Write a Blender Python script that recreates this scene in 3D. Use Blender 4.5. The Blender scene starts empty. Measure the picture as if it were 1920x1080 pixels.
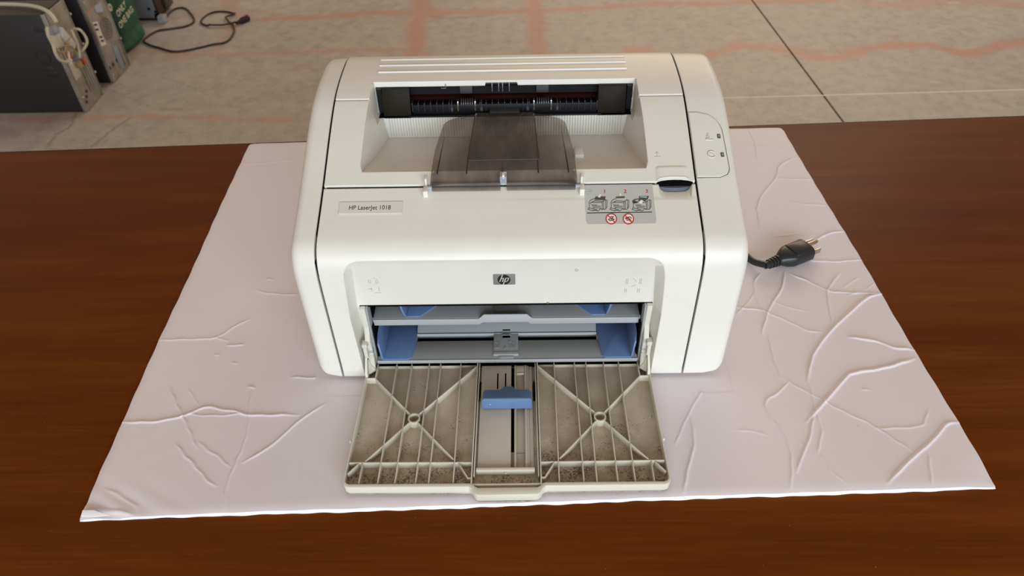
import bpy, bmesh, math, random
import numpy as np
from mathutils import Vector, Matrix, Euler

random.seed(7); rng = np.random.default_rng(7)
S = bpy.context.scene
COL = S.collection

# ------------------------------------------------------------------ camera
F_PX, YAW, PITCH, ROLL = 1370.0, 0.01965272, 0.8371486, -0.02470365
CAM = Vector((0.01454791, -0.43803386, 0.50396726))
RM = (Matrix.Rotation(YAW, 3, 'Z') @ Matrix.Rotation(PITCH, 3, 'X') @ Matrix.Rotation(ROLL, 3, 'Z'))
cd = bpy.data.cameras.new('camera'); cam = bpy.data.objects.new('camera', cd); COL.objects.link(cam)
cam.matrix_world = Matrix.Translation(CAM) @ RM.to_4x4()
cd.sensor_width = 36; cd.lens = F_PX / 1920 * 36; cd.clip_start = 0.01; cd.clip_end = 60
cd.dof.use_dof = True; cd.dof.focus_distance = 0.60; cd.dof.aperture_fstop = 14
S.camera = cam

# ------------------------------------------------------------------ world, light, exposure
W = bpy.data.worlds.new('world'); S.world = W; W.use_nodes = True
bgn = W.node_tree.nodes['Background']
bgn.inputs[0].default_value = (1.0, 0.79, 0.57, 1); bgn.inputs[1].default_value = 0.385
S.view_settings.view_transform = 'Standard'; S.view_settings.look = 'None'
S.view_settings.gamma = 1; S.view_settings.use_curve_mapping = False; S.view_settings.exposure = 0.0

def area(name, loc, target, sx, sy, power, color):
    l = bpy.data.lights.new(name, 'AREA'); l.shape = 'RECTANGLE'; l.size = sx; l.size_y = sy
    l.energy = power; l.color = color
    o = bpy.data.objects.new(name, l); COL.objects.link(o); o.location = loc
    o.rotation_euler = (Vector(target) - Vector(loc)).to_track_quat('-Z', 'Y').to_euler()
    return o
# the open loading door behind the photographer, and a second opening far off to the right rear
area('front_doorway_light', (0.7, -3.6, 0.95), (0, 0, 0.05), 4.2, 1.8, 168, (0.87, 0.98, 1.09))
area('rear_doorway_light', (1.7, 6.2, 2.4), (0.2, 0.8, -0.3), 4.0, 2.0, 105, (1.0, 0.80, 0.60))

# ------------------------------------------------------------------ helpers
def at(px, py, axis, v):
    """point of the plane axis=v seen at a photograph pixel (1920x1080)"""
    d = RM @ Vector(((px - 960) / F_PX, (540 - py) / F_PX, -1)); t = (v - CAM[axis]) / d[axis]
    return CAM + d * t

def tag(o, label=None, cat=None, group=None, kind=None):
    if label: o['label'] = label
    if cat: o['category'] = cat
    if group: o['group'] = group
    if kind: o['kind'] = kind
    return o

def empty(name, loc=(0, 0, 0), parent=None):
    o = bpy.data.objects.new(name, None); COL.objects.link(o); o.location = loc
    o.empty_display_size = 0.02
    if parent: o.parent = parent
    return o

class MB:
    def __init__(s): s.v = []; s.f = []; s.m = []
    def add(s, vs, fs, mi=0):
        b = len(s.v); s.v += [tuple(p) for p in vs]; s.f += [[b + i for i in f] for f in fs]; s.m += [mi] * len(fs); return s
    def box(s, a, b, mi=0):
        (x0, y0, z0), (x1, y1, z1) = a, b
        vs = [(x0,y0,z0),(x1,y0,z0),(x1,y1,z0),(x0,y1,z0),(x0,y0,z1),(x1,y0,z1),(x1,y1,z1),(x0,y1,z1)]
        return s.add(vs, [(3,2,1,0),(4,5,6,7),(0,1,5,4),(1,2,6,5),(2,3,7,6),(3,0,4,7)], mi)
    def bar(s, p, q, w, z0, z1, mi=0):
        """upright wall of width w between two plan points"""
        p = Vector(p[:2]); q = Vector(q[:2]); d = (q - p).normalized(); n = Vector((-d.y, d.x)) * w / 2
        c = [p - n, q - n, q + n, p + n]
        if isinstance(z1, (int, float)): z1 = (z1, z1)
        zt = [z1[0], z1[1], z1[1], z1[0]]
        vs = [(a.x, a.y, z0) for a in c] + [(a.x, a.y, z) for a, z in zip(c, zt)]
        return s.add(vs, [(3,2,1,0),(4,5,6,7),(0,1,5,4),(1,2,6,5),(2,3,7,6),(3,0,4,7)], mi)
    def prism(s, pts, vec, mi=0):
        n = len(pts); vs = [Vector(p) for p in pts]; vs = vs + [p + Vector(vec) for p in vs]
        fs = [list(range(n))[::-1], list(range(n, 2 * n))] + [(i, (i + 1) % n, n + (i + 1) % n, n + i) for i in range(n)]
        return s.add(vs, fs, mi)
    def loft(s, rings, cap=True, closed=True, mi=0):
        n = len(rings[0]); vs = [p for r in rings for p in r]; fs = []
        for k in range(len(rings) - 1):
            for i in range(n if closed else n - 1):
                j = (i + 1) % n; fs.append((k*n+i, k*n+j, (k+1)*n+j, (k+1)*n+i))
        if cap: fs.append(list(range(n))[::-1]); fs.append([(len(rings)-1)*n + i for i in range(n)])
        return s.add(vs, fs, mi)
    def tube(s, pts, r, n=10, mi=0, cap=True):
        pts = [Vector(p) for p in pts]; rings = []; up = None
        rr = r if isinstance(r, (list, tuple)) else [r] * len(pts)
        for i, p in enumerate(pts):
            t = (pts[min(i+1, len(pts)-1)] - pts[max(i-1, 0)]).normalized()
            if up is None:
                up = Vector((0,0,1)) if abs(t.z) < .9 else Vector((1,0,0))
            a = t.cross(up).normalized(); up = a.cross(t).normalized()
            rings.append([p + (a * math.cos(2*math.pi*k/n) + up * math.sin(2*math.pi*k/n)) * rr[i] for k in range(n)])
        return s.loft(rings, cap, True, mi)
    def cyl(s, c, axis, r, h, n=20, mi=0, r2=None):
        c = Vector(c); a = Vector(axis).normalized()
        s.tube([c, c + a * h], [r, r if r2 is None else r2], n, mi); return s
    def ring(s, c, axis, ro, ri, h, n=28, mi=0):
        c = Vector(c); a = Vector(axis).normalized(); u = a.orthogonal().normalized(); w = a.cross(u)
        rg = []
        for (r, t) in ((ri, 0), (ro, 0), (ro, h), (ri, h)):
            rg.append([c + a*t + (u*math.cos(2*math.pi*k/n) + w*math.sin(2*math.pi*k/n))*r for k in range(n)])
        rg.append(rg[0]); return s.loft(rg, False, True, mi)
    def ball(s, c, r, n=12, mi=0, sc=(1,1,1)):
        c = Vector(c); rings = []
        for k in range(1, n // 2):
            t = math.pi * k / (n // 2)
            rings.append([c + Vector((math.sin(t)*math.cos(2*math.pi*i/n)*r*sc[0], math.sin(t)*math.sin(2*math.pi*i/n)*r*sc[1], -math.cos(t)*r*sc[2])) for i in range(n)])
        return s.loft(rings, True, True, mi)
    def build(s, name, mats, parent=None, bevel=0, seg=2, smooth=35, bang=30):
        me = bpy.data.meshes.new(name); me.from_pydata(s.v, [], s.f)
        mats = mats if isinstance(mats, (list, tuple)) else [mats]
        for m in mats: me.materials.append(m)
        me.polygons.foreach_set('material_index', s.m)
        bm = bmesh.new(); bm.from_mesh(me); bmesh.ops.recalc_face_normals(bm, faces=bm.faces); bm.to_mesh(me); bm.free()
        o = bpy.data.objects.new(name, me); COL.objects.link(o)
        if parent: o.parent = parent
        if bevel:
            b = o.modifiers.new('bevel', 'BEVEL'); b.width = bevel; b.segments = seg; b.limit_method = 'ANGLE'; b.angle_limit = math.radians(bang)
            bake(o)
        shade(o.data, smooth)
        return o

def shade(me, ang):
    me.polygons.foreach_set('use_smooth', [True] * len(me.polygons)); me.set_sharp_from_angle(angle=math.radians(ang)); me.update()

def bake(o):
    dg = bpy.context.evaluated_depsgraph_get(); dg.update()
    me = bpy.data.meshes.new_from_object(o.evaluated_get(dg), depsgraph=dg)
    o.modifiers.clear(); o.data = me; return o

def cut(o, cutters, smooth=35, op='DIFFERENCE'):
    for c in cutters:
        m = o.modifiers.new('b', 'BOOLEAN'); m.operation = op; m.object = c; m.solver = 'EXACT'
    bake(o)
    for c in cutters: bpy.data.objects.remove(c)
    shade(o.data, smooth); return o

def spline(pts, n=10, closed=False):
    P = [Vector(p) for p in pts]; out = []
    N = len(P); rng_ = range(N if closed else N - 1)
    for i in rng_:
        g = (lambda k: P[k % N]) if closed else (lambda k: P[max(0, min(N-1, k))])
        a, b, c, d = g(i-1), g(i), g(i+1), g(i+2)
        for k in range(n):
            t = k / n
            out.append(0.5*((2*b)+(c-a)*t+(2*a-5*b+4*c-d)*t*t+(3*b-a-3*c+d)*t**3))
    if not closed: out.append(P[-1])
    return out

# ------------------------------------------------------------------ materials
def new_mat(name, base=(.8,.8,.8), rough=.5, metal=0., spec=.5):
    m = bpy.data.materials.new(name); m.use_nodes = True; p = m.node_tree.nodes['Principled BSDF']
    p.inputs['Base Color'].default_value = (*base, 1); p.inputs['Roughness'].default_value = rough
    p.inputs['Metallic'].default_value = metal; p.inputs['Specular IOR Level'].default_value = spec
    return m
def N(m, t, **kw):
    n = m.node_tree.nodes.new(t)
    for k, v in kw.items():
        if k in n.inputs.keys(): n.inputs[k].default_value = v
        else: setattr(n, k, v)
    return n
def L(m, a, b): m.node_tree.links.new(a, b)
def pr_(m): return m.node_tree.nodes['Principled BSDF']
def coords(m, scale=(1,1,1), rot=(0,0,0)):
    g = N(m, 'ShaderNodeNewGeometry'); mp = N(m, 'ShaderNodeMapping'); mp.inputs['Scale'].default_value = scale; mp.inputs['Rotation'].default_value = rot
    L(m, g.outputs['Position'], mp.inputs['Vector']); return mp.outputs[0]
def noise(m, vec, scale, detail=4, rough=.55):
    n = N(m, 'ShaderNodeTexNoise'); n.inputs['Scale'].default_value = scale; n.inputs['Detail'].default_value = detail
    n.inputs['Roughness'].default_value = rough
    if vec is not None: L(m, vec, n.inputs['Vector'])
    return n.outputs['Fac']
def ramp(m, fac, stops):
    r = N(m, 'ShaderNodeValToRGB'); e = r.color_ramp.elements
    while len(e) > 1: e.remove(e[0])
    e[0].position = stops[0][0]; e[0].color = (*stops[0][1], 1)
    for p, c in stops[1:]:
        q = e.new(p); q.color = (*c, 1)
    L(m, fac, r.inputs[0]); return r.outputs[0]
def mix(m, fac, a, b, mode='MIX'):
    n = N(m, 'ShaderNodeMix'); n.data_type = 'RGBA'; n.blend_type = mode
    for s_, v in ((n.inputs[0], fac), (n.inputs[6], a), (n.inputs[7], b)):
        if isinstance(v, (int, float)): s_.default_value = v
        elif isinstance(v, tuple): s_.default_value = (*v, 1)
        else: L(m, v, s_)
    return n.outputs[2]
def bump(m, h, dist, strength=1.0, normal=None):
    b = N(m, 'ShaderNodeBump'); b.inputs['Strength'].default_value = strength; b.inputs['Distance'].default_value = dist
    L(m, h, b.inputs['Height'])
    if normal is not None: L(m, normal, b.inputs['Normal'])
    L(m, b.outputs[0], pr_(m).inputs['Normal']); return b.outputs[0]

def plastic(name, base, rough=.42, edge=.0012, var=.04, grain=.00006):
    m = new_mat(name, base, rough)
    v = coords(m); n = noise(m, v, 35, 3)
    c = mix(m, n, tuple(x*(1-var) for x in base), tuple(min(1, x*(1+var)) for x in base)); L(m, c, pr_(m).inputs['Base Color'])
    nn = None
    if edge:
        be = N(m, 'ShaderNodeBevel'); be.samples = 4; be.inputs['Radius'].default_value = edge; nn = be.outputs[0]
    bump(m, noise(m, v, 1500, 2), grain, .6, nn)
    return m
M = {}
M['cream'] = plastic('cream_plastic', (.735, .715, .650), .36, .0013)
M['cream_side'] = plastic('cream_side_plastic', (.735, .718, .660), .38, .0013)
M['cream_in'] = plastic('cream_inner_plastic', (.62, .60, .52), .5, .0006)
M['grey'] = plastic('shaded_grey_plastic', (.31, .325, .33), .45, .0005)  # shaded copy of the tray grey, darker for the cavity floor
M['grey_lit'] = plastic('lit_grey_plastic', (.38, .395, .405), .4, .0005)  # lit copy of the same grey, for lips and edges facing the light
M['blue'] = plastic('blue_plastic', (.120, .205, .39), .38, .0006)
M['black'] = new_mat('black_plastic', (.006, .0065, .0075), .42, 0, .22)
M['void'] = new_mat('dark_interior', (.003, .003, .003), .9, 0, .05)  # near-black stand-in for the shade inside seams, slots and cavities
M['brown'] = new_mat('brown_plastic', (.013, .009, .0045), .5, 0, .12)
M['red'] = new_mat('red_roller', (.020, .0015, .001), .6, 0, .1)
M['rubber'] = new_mat('grey_rubber', (.045, .046, .05), .7, 0, .3)
M['chrome'] = new_mat('bright_metal', (.75, .74, .72), .22, 1.0)
M['badge'] = new_mat('badge_silver', (.28, .28, .27), .35, .3)
M['ink'] = new_mat('black_ink', (.012, .012, .012), .5)
M['inkgrey'] = new_mat('grey_ink', (.06, .06, .06), .5)
M['paper'] = new_mat('label_grey', (.50, .49, .47), .45)
M['plate'] = plastic('name_plate', (.67, .64, .57), .4, 0)
M['redink'] = new_mat('red_ink', (.58, .035, .025), .5)
M['whiteink'] = new_mat('white_ink', (.82, .80, .76), .5)
M['tealink'] = new_mat('teal_ink', (.30, .47, .47), .5)
M['cord'] = new_mat('cord_rubber', (.014, .016, .018), .36)
M['brass'] = new_mat('prong_metal', (.62, .52, .42), .28, 1.0)

# door tray plastic: dirt gathered in the pockets near the outer edge
def door_mat():
    m = new_mat('tray_door_plastic', (.62,.58,.48), .5)
    v = coords(m); g = N(m, 'ShaderNodeSeparateXYZ'); L(m, v, g.inputs[0])
    n1 = noise(m, v, 60, 5, .65); n2 = noise(m, v, 640, 5, .75); n3 = noise(m, v, 24, 3)
    base = mix(m, n1, (.54,.48,.375), (.64,.58,.47))
    # dirt weight: grows towards the outer edge of the tray
    mr = N(m, 'ShaderNodeMapRange'); mr.inputs[1].default_value = -.03; mr.inputs[2].default_value = -.12; mr.inputs[3].default_value = 0.0; mr.inputs[4].default_value = .13
    L(m, g.outputs['Y'], mr.inputs[0])
    ad = N(m, 'ShaderNodeMath', operation='ADD'); L(m, n2, ad.inputs[0]); L(m, mr.outputs[0], ad.inputs[1])
    ad2 = N(m, 'ShaderNodeMath', operation='MULTIPLY_ADD'); L(m, n1, ad2.inputs[0]); ad2.inputs[1].default_value = .62; L(m, ad.outputs[0], ad2.inputs[2])
    hf = N(m, 'ShaderNodeMath', operation='MULTIPLY'); hf.inputs[1].default_value = .5; L(m, ad2.outputs[0], hf.inputs[0]); spots = ramp(m, hf.outputs[0], [(.475, (0,0,0)), (.525, (.85,.85,.85))])
    film = ramp(m, n3, [(.35, (0,0,0)), (.75, (.6,.6,.6))])
    c = mix(m, film, base, (.30,.245,.16)); brn = N(m, 'ShaderNodeMath', operation='MULTIPLY'); L(m, mr.outputs[0], brn.inputs[0]); r9 = ramp(m, noise(m, v, 95, 4, .7), [(.36, (0,0,0)), (.62, (4.2,4.2,4.2))]); L(m, r9, brn.inputs[1]); c = mix(m, brn.outputs[0], c, (.22,.150,.085))
    c = mix(m, spots, c, (.055,.035,.022))
    L(m, c, pr_(m).inputs['Base Color'])
    bump(m, n2, .00015, .5); return m
M['door'] = door_mat()
M['rim'] = plastic('tray_rim_plastic', (.70,.68,.57), .45, .0006)
M['rib'] = plastic('tray_rib_plastic', (.60,.565,.45), .5, .0004, .10)
M['channel'] = plastic('tray_channel_plastic', (.50,.455,.375), .42, .0005, .08)

def smoke():
    m = bpy.data.materials.new('smoked_clear_plastic'); m.use_nodes = True; nt = m.node_tree; nt.nodes.clear()
    out = N(m, 'ShaderNodeOutputMaterial'); tr = N(m, 'ShaderNodeBsdfTransparent'); pb = N(m, 'ShaderNodeBsdfPrincipled')
    v = coords(m, (1, .35, 1)); n = noise(m, v, 70, 5, .6)
    c = ramp(m, n, [(.35, (.74,.70,.68)), (.65, (.88,.84,.82))]); L(m, c, tr.inputs[0])
    pb.inputs['Base Color'].default_value = (.13,.13,.135,1); pb.inputs['Roughness'].default_value = .22
    b = N(m, 'ShaderNodeBump'); b.inputs['Strength'].default_value = .35; b.inputs['Distance'].default_value = .001; L(m, n, b.inputs['Height']); L(m, b.outputs[0], pb.inputs['Normal'])
    mx = N(m, 'ShaderNodeMixShader'); mx.inputs[0].default_value = .20
    L(m, tr.outputs[0], mx.inputs[1]); L(m, pb.outputs[0], mx.inputs[2]); L(m, mx.outputs[0], out.inputs[0]); return m
M['smoke'] = smoke()
def clear():
    m = bpy.data.materials.new('clear_plastic'); m.use_nodes = True; nt = m.node_tree; nt.nodes.clear()
    out = N(m, 'ShaderNodeOutputMaterial'); tr = N(m, 'ShaderNodeBsdfTransparent'); pb = N(m, 'ShaderNodeBsdfPrincipled')
    tr.inputs[0].default_value = (.8,.82,.86,1); pb.inputs['Base Color'].default_value = (.6,.65,.72,1); pb.inputs['Roughness'].default_value = .15
    mx = N(m, 'ShaderNodeMixShader'); mx.inputs[0].default_value = .45
    L(m, tr.outputs[0], mx.inputs[1]); L(m, pb.outputs[0], mx.inputs[2]); L(m, mx.outputs[0], out.inputs[0]); return m
M['clear'] = clear()

def wood():
    m = new_mat('cherry_laminate', (.1,.03,.01), .46, 0, .10)
    a = math.radians(2.3)
    v = coords(m, (1.2, 14, 1), (0,0,-a)); v2 = coords(m, (3, 90, 1), (0,0,-a)); v3 = coords(m, (.8, 2.2, 1))
    n1 = noise(m, v, 2.2, 8, .62); n2 = noise(m, v2, 3.0, 6, .65); n3 = noise(m, v3, 2.5, 3)
    c1 = ramp(m, n1, [(.28, (.098,.0195,.0018)), (.5, (.134,.0295,.0030)), (.74, (.172,.043,.0050))])
    c2 = ramp(m, n2, [(.30, (.84,.83,.81)), (.62, (1.07,1.07,1.07))])
    c3 = ramp(m, n3, [(.3, (.90,.84,.80)), (.7, (1.06,1.16,1.16))])
    c = mix(m, 1.0, c1, c2, 'MULTIPLY'); c = mix(m, 1.0, c, c3, 'MULTIPLY')
    # fine lint specks
    sp = ramp(m, noise(m, coords(m), 420, 1), [(.800, (0,0,0)), (.815, (.5,.5,.5))])
    c = mix(m, sp, c, (.35,.28,.22)); L(m, c, pr_(m).inputs['Base Color']); pr_(m).inputs['Specular Tint'].default_value = (1,.6,.3,1)
    r = ramp(m, n2, [(.3, (.42,.42,.42)), (.7, (.50,.50,.50))]); L(m, r, pr_(m).inputs['Roughness'])
    bump(m, n2, .0001, .25); return m
M['wood'] = wood()
M['edge'] = new_mat('table_edge_band', (.012,.010,.010), .5)
M['steel_leg'] = new_mat('table_leg_metal', (.05,.05,.055), .45, .6)

def foam():
    m = new_mat('foam_board_paper', (.66,.60,.605), .5)
    v = coords(m); n = noise(m, v, 6, 4); c = mix(m, n, (.75,.69,.735), (.80,.745,.785))
    sp = ramp(m, noise(m, v, 300, 2), [(.765, (0,0,0)), (.80, (.8,.8,.8))]); c = mix(m, sp, c, (.35,.28,.25))
    L(m, c, pr_(m).inputs['Base Color']); bump(m, noise(m, v, 22, 4), .0012, .25); return m
M['foam'] = foam()
M['foam_core'] = new_mat('foam_core', (.86,.86,.88), .8)

def concrete():
    m = new_mat('concrete_slab', (.3,.26,.21), .55)
    v = coords(m); n1 = noise(m, v, 1.6, 5, .6); n2 = noise(m, v, 22, 6, .7); n3 = noise(m, v, 160, 3, .6)
    c = mix(m, n1, (.385,.34,.305), (.525,.48,.44)); 
    c = mix(m, 1.0, c, ramp(m, n2, [(.25, (.72,.72,.72)), (.5, (1,1,1)), (.75, (1.18,1.18,1.18))]), 'MULTIPLY')
    pits = ramp(m, noise(m, v, 60, 2), [(.70, (0,0,0)), (.76, (.35,.35,.35))]); c = mix(m, pits, c, (.12,.095,.07))
    at_ = N(m, 'ShaderNodeVertexColor'); at_.layer_name = 'paint'
    sep = N(m, 'ShaderNodeSeparateColor'); L(m, at_.outputs[0], sep.inputs[0])
    def k(ch, gain):
        x = N(m, 'ShaderNodeMath', operation='MULTIPLY'); L(m, sep.outputs[ch], x.inputs[0])
        r = ramp(m, n2, [(.25, (gain*.45,)*3), (.7, (gain*1.15,)*3)]); L(m, r, x.inputs[1]); return x.outputs[0]
    c = mix(m, k(0, .75), c, (.56,.20,.135)); c = mix(m, k(1, .9), c, (.60,.57,.52)); c = mix(m, k(2, .9), c, (.075,.055,.045))
    L(m, c, pr_(m).inputs['Base Color'])
    r = ramp(m, n1, [(.3, (.42,.42,.42)), (.7, (.6,.6,.6))]); L(m, r, pr_(m).inputs['Roughness'])
    bump(m, n3, .0006, .4); return m
M['concrete'] = concrete()
M['joint'] = new_mat('joint_filler', (.035,.028,.022), .9)
M['case_black'] = plastic('painted_steel_black', (.022,.022,.026), .5, .002)
M['case_top'] = plastic('painted_steel_worn', (.06,.055,.048), .5, .002)
def galv():
    m = new_mat('galvanised_steel', (.36,.35,.31), .48, .45); v = coords(m, (1,1,.6)); n = noise(m, v, 22, 5, .65)
    c = ramp(m, n, [(.3, (.22,.20,.165)), (.55, (.37,.36,.31)), (.75, (.45,.44,.40))]); L(m, c, pr_(m).inputs['Base Color']); return m
M['galv'] = galv()
M['galv_blue'] = new_mat('bluish_steel', (.27,.32,.38), .45, .3)
M['dark_brown'] = new_mat('dark_brown_panel', (.045,.025,.018), .5)
M['sticker'] = new_mat('white_sticker', (.68,.66,.62), .5)
M['orange'] = new_mat('orange_sticker', (.80,.17,.05), .5)
M['bluesticker'] = new_mat('pale_blue_sticker', (.36,.45,.55), .4)
M['green'] = new_mat('green_bag', (.012,.095,.052), .55)
def greenm():
    m = M['green']; v = coords(m); n = noise(m, v, 26, 4); L(m, ramp(m, n, [(.3, (.005,.045,.026)), (.7, (.014,.115,.062))]), pr_(m).inputs['Base Color']); bump(m, n, .01, .6)
greenm()
M['cable'] = new_mat('cream_cable', (.58,.55,.42), .4)
M['cablebrown'] = new_mat('dark_floor_cable', (.035,.022,.020), .5)
M['dvi'] = new_mat('pale_connector', (.52,.55,.56), .4)
M['vga'] = new_mat('violet_connector', (.16,.13,.24), .4)
M['redconn'] = new_mat('orange_red_connector', (.50,.12,.06), .5)
M['goldconn'] = new_mat('ochre_connector', (.35,.26,.09), .5)

# ------------------------------------------------------------------ floor
FZ = -0.74
def polyline_dist(X, Y, pts):
    d = np.full(X.shape, 1e9)
    for (ax, ay), (bx, by) in zip(pts[:-1], pts[1:]):
        dx, dy = bx-ax, by-ay; l2 = dx*dx+dy*dy+1e-12
        t = np.clip(((X-ax)*dx+(Y-ay)*dy)/l2, 0, 1)
        d = np.minimum(d, np.hypot(X-ax-t*dx, Y-ay-t*dy))
    return d
def px_floor(pts): return [tuple(at(a, b, 2, FZ)[:2]) for a, b in pts]
JX = lambda y: 1.0916 + (y - 1.7827) * (1.0487 - 1.0916) / (2.8351 - 1.7827)   # the control joint

# paint (R), chalk (G), crack (B): polylines in photo pixels on the floor plane, half width in metres, strength
PAINT = [
 ([(795,-40),(786,30),(781,60),(776,104)], .035, .85), ([(1002,-40),(1004,40),(1012,104)], .032, .85),
 ([(500,36),(600,32),(700,24),(820,24),(960,22),(1100,16),(1230,6),(1330,8),(1400,4),(1480,3),(1560,1)], .022, .8),
 ([(250,96),(400,104),(540,98),(700,94),(785,92)], .016, .55),
 ([(780,22),(795,20),(810,26)], .05, .7), 
 ([(1320,108),(1345,100),(1385,84),(1430,88),(1480,96),(1530,108),(1580,108),(1620,92),(1680,84),(1740,84),(1800,100),(1840,98),(1880,84),(1930,76)], .026, .85),
 ([(1390,86),(1440,82),(1500,94),(1560,98),(1640,90)], .018, .5),
 ([(0,226),(120,222),(250,218),(400,222),(560,226)], .012, .55),
 ([(225,100),(262,108),(330,112),(400,100),(430,60),(445,40)], .02, .35),
 ([(280,28),(330,34),(400,18),(470,-10)], .018, .4), ([(415,-10),(440,25),(462,34)], .03, .5), ([(440,28),(480,20),(520,28)], .02, .4),
 ([(1620,5),(1700,12),(1780,4),(1860,6),(1940,8)], .03, .45), ([(1700,4),(1760,6)], .03, .5), ([(1180,96),(1215,94)], .03, .8),
 ([(250,96),(300,92)], .03, .3), ([(560,122),(590,130)], .015, .4),
]
CHALK = [([(1740,60),(1780,48),(1830,70),(1860,60)], .012, .35), ([(1780,5),(1796,5)], .010, .8), ([(1750,153),(1762,155)], .008, .7),([(1460,208),(1480,212)], .006, .5)]
CRACK = [([(143,213),(132,238),(105,252),(90,275)], .0040, .55), ([(246,220),(215,240),(172,275)], .0040, .5),
 ([(270,72),(300,70)], .01, .1), ([(210,170),(240,182),(290,205),(340,205)], .002, .4), ([(330,152),(390,178)], .002, .4), ([(805,30),(840,34),(905,30)], .006, .3)]
def axis(lo, a, b, hi, fine, coarse=.35):
    return np.unique(np.concatenate([np.arange(lo, a, coarse), np.arange(a, b, fine), np.arange(b, hi + 1e-6, coarse)]))
def slab(name, side, parent):
    ys = axis(-4, 1.62, 3.15, 8, .0085)
    xs = axis(-5, -2.5, 1.02, 1.03, .0085, .4) if side < 0 else axis(1.12, 1.13, 2.7, 6, .0095, .4)
    X, Y = np.meshgrid(xs, ys)
    ex = np.array([JX(y) for y in ys])
    if side < 0: X[:, -1] = ex - .004; X[:, -2] = np.minimum(X[:, -2], ex - .012)
    else: X[:, 0] = ex + .004; X[:, 1] = np.maximum(X[:, 1], ex + .012)
    if side < 0:
        for r in range(len(ys)): X[r] = np.minimum(X[r], ex[r]-.004)
    else:
        for r in range(len(ys)): X[r] = np.maximum(X[r], ex[r]+.004)
    nx, ny = len(xs), len(ys)
    col = np.zeros((ny, nx, 4)); col[..., 3] = 1
    wob = .006*np.sin(X*31+Y*17) + .005*np.sin(X*73-Y*41)
    for ch, LST in ((0, PAINT), (1, CHALK), (2, CRACK)):
        for pts, w, k in LST:
            d = polyline_dist(X, Y, px_floor(pts)) + (wob if ch == 0 else 0)
            soft = .75 if ch == 0 else .5
            a = np.clip((w*(1+soft) - d) / (w*soft*1.6), 0, 1) * k
            col[..., ch] = np.maximum(col[..., ch], a)
    V = np.stack([X, Y, np.full_like(X, FZ)], -1).reshape(-1, 3)
    idx = np.arange(nx*ny).reshape(ny, nx)
    F_ = np.stack([idx[:-1,:-1], idx[:-1,1:], idx[1:,1:], idx[1:,:-1]], -1).reshape(-1, 4)
    # skirt along the joint
    e = idx[:, -1] if side < 0 else idx[:, 0]
    base = len(V); low = V[e].copy(); low[:, 2] -= .03; V = np.vstack([V, low])
    k = np.arange(ny-1); sk = np.stack([e[:-1], e[1:], base+k+1, base+k], -1); F_ = np.vstack([F_, sk])
    me = bpy.data.meshes.new(name); me.from_pydata(V.tolist(), [], F_.tolist())
    ca = me.color_attributes.new('paint', 'FLOAT_COLOR', 'POINT')
    cc = np.vstack([col.reshape(-1, 4), np.tile([0,0,0,1], (ny, 1))]); ca.data.foreach_set('color', cc.reshape(-1))
    me.materials.append(M['concrete']); o = bpy.data.objects.new(name, me); COL.objects.link(o); o.parent = parent; return o
fl = MB().box((-5, -4, FZ-.08), (6, 8, FZ-.028)).build('floor', M['joint']); tag(fl, kind='structure')
slab('slab', -1, fl); slab('slab', 1, fl)
# the straight pale saw line across the right slab
ln = MB(); a = at(1345, 184, 2, FZ+.0006); b = at(1935, 167.5, 2, FZ+.0006)
ln.bar(a, b, .0045, FZ-.002, FZ+.0006); ln.build('chalk_line', M['whiteink'], fl)

# ------------------------------------------------------------------ table
ang = math.atan2(.4675-.4111, .7054+.6854)
tb = empty('desk', (0, 0, FZ)); tag(tb, 'cherry brown wood laminate desk under the white board', 'table')
TX = Matrix.Translation((0.0, .4395, 0)) @ Matrix.Rotation(ang, 4, 'Z')
def tpts(pts): return [TX @ Vector(p) - Vector((0,0,FZ)) for p in pts]
def tbox(a, b):
    m_ = MB().box(a, b); m_.v = [tuple(p) for p in tpts(m_.v)]; return m_
TT = -.005
tbox((-1.0, -.86, TT-.028), (1.0, -.0015, TT)).build('tabletop', M['wood'], tb, bevel=.0012)
tbox((-1.0, -.0012, TT-.028), (1.0, 0.0, TT-.0004)).build('edge_band', M['edge'], tb)
tbox((-.93, -.80, FZ), (-.90, -.06, TT-.029)).build('side_panel', M['wood'], tb)
tbox((.90, -.80, FZ), (.93, -.06, TT-.029)).build('side_panel', M['wood'], tb)
tbox((-.899, -.10, FZ+.25), (.899, -.08, TT-.029)).build('modesty_panel', M['wood'], tb)
# the thin dark strip standing out behind the left end of the desk edge
st = MB(); p0 = at(-20, 284, 2, TT-.001); p1 = at(232, 277.6, 2, TT-.001)
tb2 = st.bar((p0.x, p0.y), (p1.x, p1.y), .0022, TT-.028, TT-.002); st.v = [tuple(Vector(p)-Vector((0,0,FZ))) for p in st.v]
st.build('lifted_edge_strip', M['galv_blue'], tb)

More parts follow.
